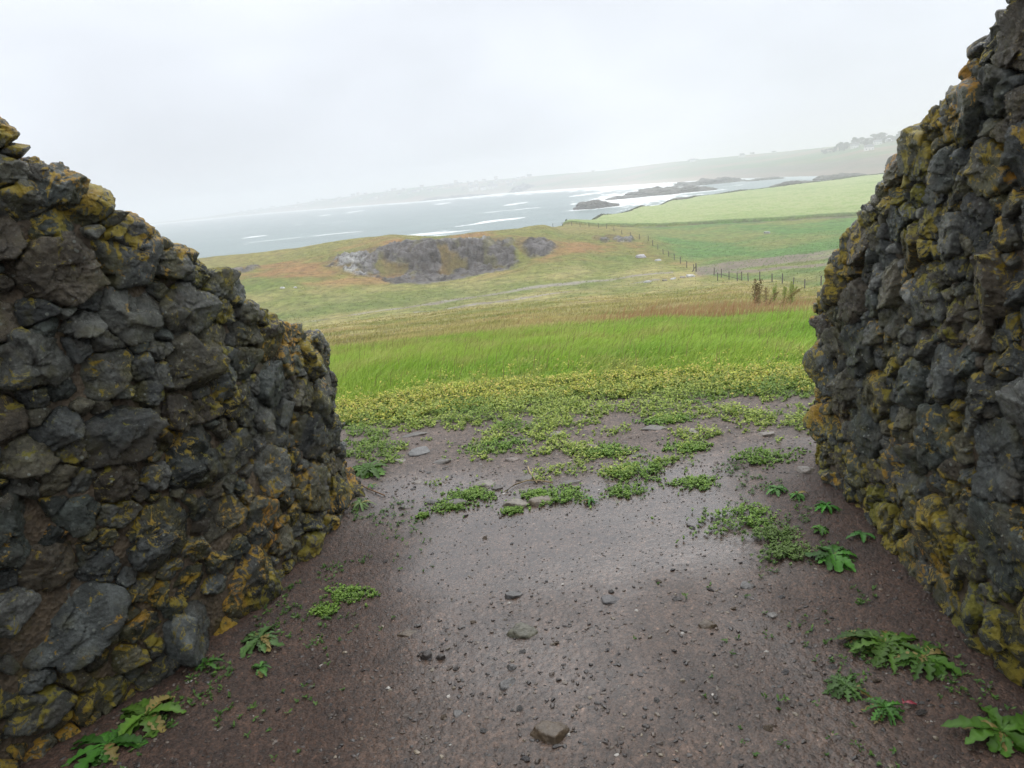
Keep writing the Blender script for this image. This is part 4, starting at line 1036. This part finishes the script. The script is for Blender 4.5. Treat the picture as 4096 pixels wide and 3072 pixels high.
# dry twig and red scrap
def wig(pts, r, name, cl, lb, cat):
    m = MB(); w = []
    for px_, py_ in pts:
        x_, y_ = gp(px_, py_); w.append((x_, y_, zat(x_, y_) + .012))
    m.tube(w, [r] * len(w), 5, cl); mkobj(name, m.mesh(name, True), M_wood, label=lb, category=cat)
wig([(528, 449 + 19), (530, 474), (533, 478), (537, 484)], .004, 'twig', (.35, .27, .15), 'short upright pale dry stem in the middle green patch', 'twig')
wig([(505, 493), (515, 486), (527, 482), (540, 482), (553, 484)], .004, 'twig', (.32, .24, .13), 'long pale dry stem lying under the middle green patch', 'twig')
wig([(356, 484), (366, 490), (375, 493), (385, 497)], .004, 'twig', (.22, .13, .07), 'brown dry stem at the foot of the left wall corner', 'twig')
x_, y_ = gp(909, 711)
sm = MB(); Rr = np.random.default_rng(9); sv = []
for i in range(6):
    for j in range(3): sv.append(((i - 2.5) * .0075, (j - 1) * .008 + Rr.normal(0, .002), .008 + Rr.uniform(0, .008)))
sm.add(sv, [(i * 3 + j, i * 3 + j + 1, (i + 1) * 3 + j + 1, (i + 1) * 3 + j) for i in range(5) for j in range(2)], (.24, .03, .045))
o = mkobj('litter_scrap', sm.mesh('litter_scrap', True), M_peb, loc=(x_, y_, zat(x_, y_)), label='small crumpled red scrap of litter among the lower right weeds', category='litter'); o.rotation_euler = (0, 0, -.4)
so_ = o.modifiers.new('s', 'SOLIDIFY'); so_.thickness = .001

# ---------------------------------------------------------------- docks on the slope
def dock(x_, y_, h, nst, cl, lb, seed, spread=.16, arch=0):
    Rr = np.random.default_rng(seed); t = thing('dock_plant', lb, 'plant', (x_, y_, zat(x_, y_)))
    ms = MB(); V = []; Cq = []
    for k in range(nst):
        hx = Rr.normal(.06, spread) + arch; hy = Rr.normal(0, spread * .5); hk = h * Rr.uniform(.75, 1.0) * (1 - .3 * abs(arch))
        b = C(Rr.normal(0, .04), Rr.normal(0, .03), 0); pts_ = [b + C(hx * s * s, hy * s, hk * s) for s in np.linspace(0, 1, 6)]
        ms.tube(pts_, [.008, .007, .006, .005, .004, .002], 5, (.13, .12, .04))
        m = 420; s = Rr.uniform(.28, 1, m); w = .085 * np.sin(np.pi * np.clip((s - .2) / .85, 0, 1)) ** .6
        c = np.stack([b[0] + hx * s * s + Rr.normal(0, 1, m) * w * .55, b[1] + hy * s + Rr.normal(0, 1, m) * w * .55, hk * s], 1)
        d1 = Rr.normal(size=(m, 3)); d1 /= np.linalg.norm(d1, axis=1)[:, None]; d2 = Rr.normal(size=(m, 3)); d2 /= np.linalg.norm(d2, axis=1)[:, None]
        v_ = np.stack([c - d1 * .016, c + d2 * .012, c + d1 * .016, c - d2 * .012], 1).reshape(-1, 3); c_ = np.repeat(np.array(cl) * Rr.uniform(.7, 1.4, (m, 1)), 4, 0)
        mkobj('seed_head', mkmesh('seed_head', v_, [np.arange(len(v_)).reshape(-1, 4)], {'col': c_}, False), M_leaf, t)
        mkobj('stem', ms.mesh('stem'), M_wood, t); ms = MB()
    mkobj('leaf', rosette(9, .26, .05, seed + 50, (.08, .12, .03) if cl[0] < .16 else (.16, .09, .03), .1, 1.0), M_leaf, t)
for az_, D_, h, ns_, cl, lb, sp_, ar in [
  (20.15, 30.5, 1.05, 3, (.24, .32, .06), 'tall yellow-green dock spike, left of the three green ones on the slope', .07, 0),
  (20.75, 30.5, 1.0, 2, (.24, .31, .06), 'thin green dock spike between two bushier ones on the slope', .05, 0),
  (21.25, 29.5, 1.15, 4, (.25, .32, .06), 'broad green dock with several spikes, closest to the right wall', .11, 0),
  (18.9, 21.5, .95, 3, (.13, .085, .03), 'dark brown dock with withered seed spikes standing lower on the slope', .09, 0),
  (19.5, 26.0, .85, 2, (.14, .09, .035), 'slim brown dock spike behind the dark withered dock', .07, 0),
  (20.3, 21.0, .75, 2, (.25, .21, .07), 'pale yellow dock stem bent far over to the right', .04, .55)]:
    x_, y_ = pol(az_, D_); dock(x_, y_, h, ns_, cl, lb, int(az_ * 100), sp_, ar)

# ---------------------------------------------------------------- fences
def fence(label, pts, spacing, hpost, wires=3, post_r=.075, wr=.006, skip=None):
    pts = [pol(*p) for p in pts]
    P_ = np.array(pts); s = np.concatenate([[0], np.cumsum(np.hypot(*np.diff(P_, axis=0).T))])
    n = int(s[-1] / spacing); ss = np.linspace(0, s[-1], n + 1)
    xs, ys = np.interp(ss, s, P_[:, 0]), np.interp(ss, s, P_[:, 1])
    t = thing('wire_fence', label, 'fence', (xs[0], ys[0], zat(xs[0], ys[0])))
    base = C(xs[0], ys[0], t.location.z); tops = []
    zs = terrain(xs, ys)
    for i in range(n + 1):
        m = MB(); h = hpost * R.uniform(.88, 1.1); lx, ly = R.normal(0, .05), R.normal(0, .03)
        m.tube([(0, 0, -.2), (lx * .5, ly * .5, h * .5), (lx, ly, h)], [post_r, post_r, post_r * .92], 6, C(.10, .085, .07) * R.uniform(.7, 1.2))
        o = mkobj('fence_post', m.mesh('fence_post'), M_wood, t, loc=tuple(C(xs[i], ys[i], zs[i]) - base))
        tops.append(C(xs[i], ys[i], zs[i]) - base)
    for k in range(wires):
        m = MB(); m.tube([p + C(0, post_r, hpost * (.35 + .28 * k)) for p in tops], [wr] * len(tops), 4)
        mkobj('fence_wire', m.mesh('fence_wire'), M_wire, t)
    return t
fence('post and wire fence climbing from the valley corner over the grassy mound towards the sea', [(14.45, 139), (12.8, 160), (11.2, 185), (7.9, 215), (5.5, 234), (4.2, 243)], 5.6, 1.25)
fence('post and wire fence running along the foot of the slope towards the right wall', [(15.9, 130), (17.5, 120), (20, 110), (22.2, 100), (27, 88)], 3.4, 1.3)
fence('distant fence along the sea side of the pale green crop field', [(9.2, 425), (12, 505), (15, 603), (18, 645), (22, 684), (27, 722)], 13, 1.5, 2, .10, .01)
# corner strainer post with brace
x_, y_ = pol(14.62, 137.5); t = thing('corner_post', 'thick corner post with a leaning brace where the two wire fences nearly meet', 'fence post', (x_, y_, zat(x_, y_)))
m = MB(); m.tube([(0, 0, -.2), (0, 0, 1.5)], [.11, .10], 8, (.09, .075, .06)); mkobj('post', m.mesh('post'), M_wood, t)
m = MB(); m.tube([(-.1, 0, .9), (-.7, .2, .0)], [.06, .06], 6, (.09, .075, .06)); mkobj('brace', m.mesh('brace'), M_wood, t)
# field gate with a diagonal
x_, y_ = pol(17.0, 121.3); t = thing('field_gate', 'low wooden gate with a diagonal rail in the lower fence', 'gate', (x_, y_, zat(x_, y_)), rotz=-rad(35))
m = MB(); m.tube([(-1.9, 0, 0), (-1.9, 0, 1.3)], [.07, .07], 6, (.1, .085, .07)); mkobj('post', m.mesh('post'), M_wood, t)
m = MB(); m.tube([(1.9, 0, 0), (1.9, 0, 1.4)], [.08, .08], 6, (.1, .085, .07)); mkobj('post', m.mesh('post'), M_wood, t)
for zz_ in (1.0,):
    m = MB(); m.tube([(-1.8, .0, zz_), (1.8, .0, zz_)], [.012, .012], 4, (.3, .28, .25)); mkobj('rail', m.mesh('rail'), M_wood, t)
m = MB(); m.tube([(-1.8, .05, 1.1), (1.8, .05, .15)], [.045, .045], 5, (.1, .085, .07)); mkobj('brace', m.mesh('brace'), M_wood, t)

# boulders in the valley
for i, (az_, D_, r, cl, lb) in enumerate([(14.2, 131, .62, (.42, .41, .39), 'whitish boulder beside the gravel track near the fence corner'),
    (13.6, 130.5, .38, (.14, .12, .10), 'brown rock just left of the whitish boulder'), (12.9, 129, .40, (.40, .39, .37), 'second pale rock further left along the gravel track'),
    (12.3, 128, .32, (.15, .13, .11), 'small dark rock left of the second pale rock'), (11.0, 127, .5, (.34, .33, .32), 'flat pale rock lying in the valley left of the track rocks'),
    (10.6, 160, .85, (.33, .31, .33), 'grey rock with purple tint low on the side of the mound'), (11.9, 155, .5, (.36, .36, .36), 'small grey rock right of the purple-tinted rock on the mound'),
    (19.6, 205, .7, (.30, .30, .28), 'pale rocky outcrop in the green hollow beyond the fence'), (-16.3, 152, .35, (.4, .4, .4), 'white stone low on the left flank of the mound'),
    (-15.4, 152, .25, (.4, .4, .4), 'tiny white stone right of the white stone on the left flank')]):
    x_, y_ = pol(az_, D_)
    mkobj('boulder', slab(r, 1.35, r * .5, 500 + i, cl), M_flat, loc=(x_, y_, zat(x_, y_) + r * .15), label=lb, category='rock')

# hedge bank along the far edge of the crop field
def leaf_cloud(P_, size, Rr, cl, nz=1.0):
    m = len(P_); d1 = Rr.normal(size=(m, 3)); d1 /= np.linalg.norm(d1, axis=1)[:, None]; d2 = np.cross(d1, Rr.normal(size=(m, 3))); d2 /= np.linalg.norm(d2, axis=1)[:, None]
    s = size * Rr.uniform(.6, 1.3, (m, 1)); v = np.stack([P_ - d1 * s, P_ + d2 * s * .7, P_ + d1 * s, P_ - d2 * s * .7], 1).reshape(-1, 3)
    return v, np.arange(4 * m).reshape(m, 4), np.repeat(np.array(cl) * Rr.uniform(.6, 1.5, (m, 1)), 4, 0)
ha = np.array([(5.2, 287), (8, 370), (11, 450), (13, 540), (15, 600), (18, 640), (22, 680), (26, 720), (30, 724)])
Rr = np.random.default_rng(77); m_ = 26000; a_ = Rr.uniform(5.2, 30, m_); d_ = np.interp(a_, ha[:, 0], ha[:, 1]) + Rr.uniform(2, 12, m_) + 2
x_, y_ = d_ * np.sin(np.radians(a_)), d_ * np.cos(np.radians(a_)); hgt = (.5 + .7 * sstep(-.2, .5, n2(x_, y_, .05, 3, 97)))
z_ = terrain(x_, y_) + Rr.uniform(0, 1, m_) ** .7 * (hgt + .9)
v, f, c = leaf_cloud(np.stack([x_, y_, z_], 1), .5, Rr, (.075, .10, .04))
mkobj('hedge_bank', mkmesh('hedge_bank', v, [f], {'col': c}, False), M_leaf, label='dark scrubby bank along the sea edge of the crop field', category='hedge')

# ---------------------------------------------------------------- far village and trees
def house(w, d, h, rh, wc, rc, chim=True):
    t = bpy.data.objects.new('house', None); COL.objects.link(t)
    m = MB(); m.box((-w / 2, -d / 2, -3), (w / 2, d / 2, h), wc); m.add([(-w / 2, -d / 2, h), (-w / 2, d / 2, h), (-w / 2, 0, h + rh)], [(0, 1, 2)], wc); m.add([(w / 2, -d / 2, h), (w / 2, d / 2, h), (w / 2, 0, h + rh)], [(0, 2, 1)], wc)
    mkobj('wall', m.mesh('wall'), M_wall, t)
    m = MB(); e_ = .4
    for sg in (-1, 1):
        m.add([(-w / 2 - e_, sg * (d / 2 + e_), h - .2), (w / 2 + e_, sg * (d / 2 + e_), h - .2), (w / 2 + e_, 0, h + rh + .15), (-w / 2 - e_, 0, h + rh + .15),
               (-w / 2 - e_, sg * (d / 2 + e_), h), (w / 2 + e_, sg * (d / 2 + e_), h), (w / 2 + e_, 0, h + rh + .4), (-w / 2 - e_, 0, h + rh + .4)],
              [(0, 1, 2, 3), (7, 6, 5, 4), (0, 4, 5, 1), (1, 5, 6, 2), (3, 7, 4, 0)], rc)
    rf = mkobj('roof', m.mesh('roof'), M_roof, t)
    if chim:
        m = MB(); m.box((-w / 2 + .3, -.5, h + rh * .4), (-w / 2 + 1.4, .5, h + rh + 1.4), (.3, .2, .15)); mkobj('chimney', m.mesh('chimney'), M_wall, rf)
    nx = max(2, int(w / 3.5))
    for fl_ in range(max(1, int(h / 3))):
        for k in range(nx):
            cx = -w / 2 + w * (k + .5) / nx; z0 = .9 + 3 * fl_
            m = MB(); m.box((cx - .55, -d / 2 - .05, z0), (cx + .55, -d / 2 + .1, z0 + 1.4)); mkobj('window', m.mesh('window'), M_glass, t)
    return t
def copy_tree(o, parent=None):
    c = o.copy(); COL.objects.link(c); c.parent = parent
    for ch in o.children: copy_tree(ch, c)
    return c
roofs = [(.10, .10, .11), (.16, .10, .08), (.13, .13, .13)]
protos = [house(w, 8, h, 3.2, wc, roofs[i % 3]) for i, (w, h, wc) in enumerate([(11, 5.6, (.62, .62, .60)), (14, 5.6, (.52, .50, .46)), (9, 3.2, (.62, .61, .58)), (17, 6.2, (.40, .38, .36)), (12, 8.5, (.62, .60, .55))])]
Rr = np.random.default_rng(31); used = set()
for k in range(74):
    az_ = -18.6 + 21.5 * (k + Rr.uniform(0, 1)) / 74
    Dsx = np.interp(az_, fz[:, 0], fz[:, 1]); Dkx = np.interp(az_, fz[:, 0], fz[:, 2]); D_ = Dsx + (Dkx - Dsx) * Rr.uniform(.35, 1.02)
    j = k % 5; o = protos[j] if j not in used else copy_tree(protos[j]); used.add(j)
    x_, y_ = pol(az_, D_); o.location = (x_, y_, zat(x_, y_)); o.rotation_euler = (0, 0, -rad(az_) + Rr.normal(0, .4))
    o['label'] = 'pale house in the hazy village spread along the far shore'; o['category'] = 'house'; o['group'] = 'houses of the far village'
for i, (az_, w, h, rh, wc, rc, lb) in enumerate([
   (-1.62, 13, 10, 4, (.78, .77, .74), (.13, .12, .12), 'tall white gabled house, left end of the prominent shore terrace'),
   (-1.22, 12, 11.5, 4, (.74, .72, .68), (.15, .12, .11), 'tall cream house second from the left in the shore terrace'),
   (-.72, 17, 8.5, 3.5, (.80, .80, .78), (.14, .14, .15), 'long white house in the middle of the shore terrace'),
   (-.28, 11, 9.5, 4, (.62, .60, .56), (.12, .12, .12), 'grey-beige house right of the long white one on the shore'),
   (.15, 20, 9.5, 6, (.66, .64, .58), (.16, .15, .14), 'wide beige house with a big roof at the right end of the shore terrace')]):
    o = house(w, 10, h, rh, wc, rc); x_, y_ = pol(az_, 2540 + 8 * (i % 2)); o.location = (x_, y_, zat(x_, y_)); o.rotation_euler = (0, 0, -rad(az_) + .15); o['label'] = lb; o['category'] = 'house'
for az_, D_, lb in [(25.2, 1560, 'white house among the trees on the right skyline'), (26.6, 1540, 'long white farmhouse at the right end of the skyline trees'), (18.0, 2150, 'lone pale cottage on the hill left of the skyline trees'), (26.1, 1330, 'white cottage on the slope below the skyline trees'), (14.6, 2200, 'tiny pale cottage on the far middle hillside')]:
    o = house(13, 8, 5, 3.2, (.75, .75, .73), (.14, .14, .15)); x_, y_ = pol(az_, D_); o.location = (x_, y_, zat(x_, y_)); o.rotation_euler = (0, 0, -rad(az_) + .2); o['label'] = lb; o['category'] = 'house'
def tree(h, cr_, seed):
    Rr = np.random.default_rng(seed); t = bpy.data.objects.new('broadleaf_tree', None); COL.objects.link(t)
    m = MB(); m.tube([(0, 0, -1), (.1, 0, h * .3), (.3, .1, h * .7)], [h * .045, h * .035, h * .015], 7, (.07, .055, .04))
    lob = []
    for k in range(9):
        a2 = Rr.uniform(0, 6.28); e2 = C(cr_ * .85 * math.cos(a2) * Rr.uniform(.3, 1), cr_ * .85 * math.sin(a2) * Rr.uniform(.3, 1), h * Rr.uniform(.2, .85)); lob.append((e2, cr_ * Rr.uniform(.28, .5)))
        m.tube([(.1, 0, h * .3), (e2 * .5 + C(0, 0, h * .15))[:3], e2], [h * .02, h * .012, h * .004], 5, (.07, .055, .04))
    mkobj('trunk', m.mesh('trunk'), M_wood, t)
    P_ = []
    for c_, r_ in lob:
        d = Rr.normal(size=(160, 3)); d /= np.linalg.norm(d, axis=1)[:, None]; P_.append(c_ + d * r_ * Rr.uniform(.5, 1.05, (160, 1)) * C(1, 1, .8))
    v, f, c = leaf_cloud(np.concatenate(P_), h * .05, Rr, (.05, .075, .03)); mkobj('crown', mkmesh('crown', v, [f], {'col': c}, False), M_leaf, t)
    return t
tp = [tree(13, 6.5, 1), tree(10, 6, 2), tree(15, 6, 3)]; used = set()
spots = [(23.4, 1560, .6), (23.9, 1570, .8), (24.3, 1580, .9), (24.6, 1560, 1.05), (25.0, 1590, .95), (25.4, 1575, 1.15), (25.8, 1560, .9), (26.2, 1590, 1.1), (26.6, 1600, 1.2), (27.0, 1580, 1.2), (27.5, 1590, 1.1), (28.0, 1580, 1.1)]
for k, (az_, D_, s1) in enumerate(spots):
    j = k % 3; o = tp[j] if j not in used else copy_tree(tp[j]); used.add(j); x_, y_ = pol(az_, D_); o.location = (x_, y_, zat(x_, y_)); o.scale = (s1 * 1.7, s1 * 1.7, s1 * 1.15); o.rotation_euler = (0, 0, k * 1.3)
    o['label'] = 'hazy dark tree in the clump on the right-hand skyline beside the wall'; o['category'] = 'tree'; o['group'] = 'trees on the right skyline'
for k in range(14):
    az_ = Rr.uniform(-17, 22.5); D_ = np.interp(az_, fz[:, 0], fz[:, 2]) * Rr.uniform(.97, 1.01); s1 = Rr.uniform(.45, .85)
    o = copy_tree(tp[k % 3]); x_, y_ = pol(az_, D_); o.location = (x_, y_, zat(x_, y_)); o.scale = (s1 * 1.6, s1 * 1.6, s1 * .6); o.rotation_euler = (0, 0, k * 2.1)
    o['label'] = 'faint low tree or bush far off on the skyline beyond the bay'; o['category'] = 'tree'; o['group'] = 'faint trees beyond the bay'

# ---------------------------------------------------------------- haze
hm = bpy.data.materials.new('haze'); hm.use_nodes = True; t = hm.node_tree; t.nodes.clear()
ho = nd(t, 'ShaderNodeOutputMaterial'); pv = nd(t, 'ShaderNodeVolumePrincipled')
pv.inputs['Color'].default_value = (.94, .95, .972, 1); pv.inputs['Density'].default_value = .00062; pv.inputs['Anisotropy'].default_value = .2
t.links.new(pv.outputs[0], ho.inputs['Volume'])
m = MB(); m.box((-5400, -70, -33), (5400, 6700, 75))
mkobj('haze', m.mesh('haze'), hm, kind='stuff', label='pale rain haze over the bay', category='haze')
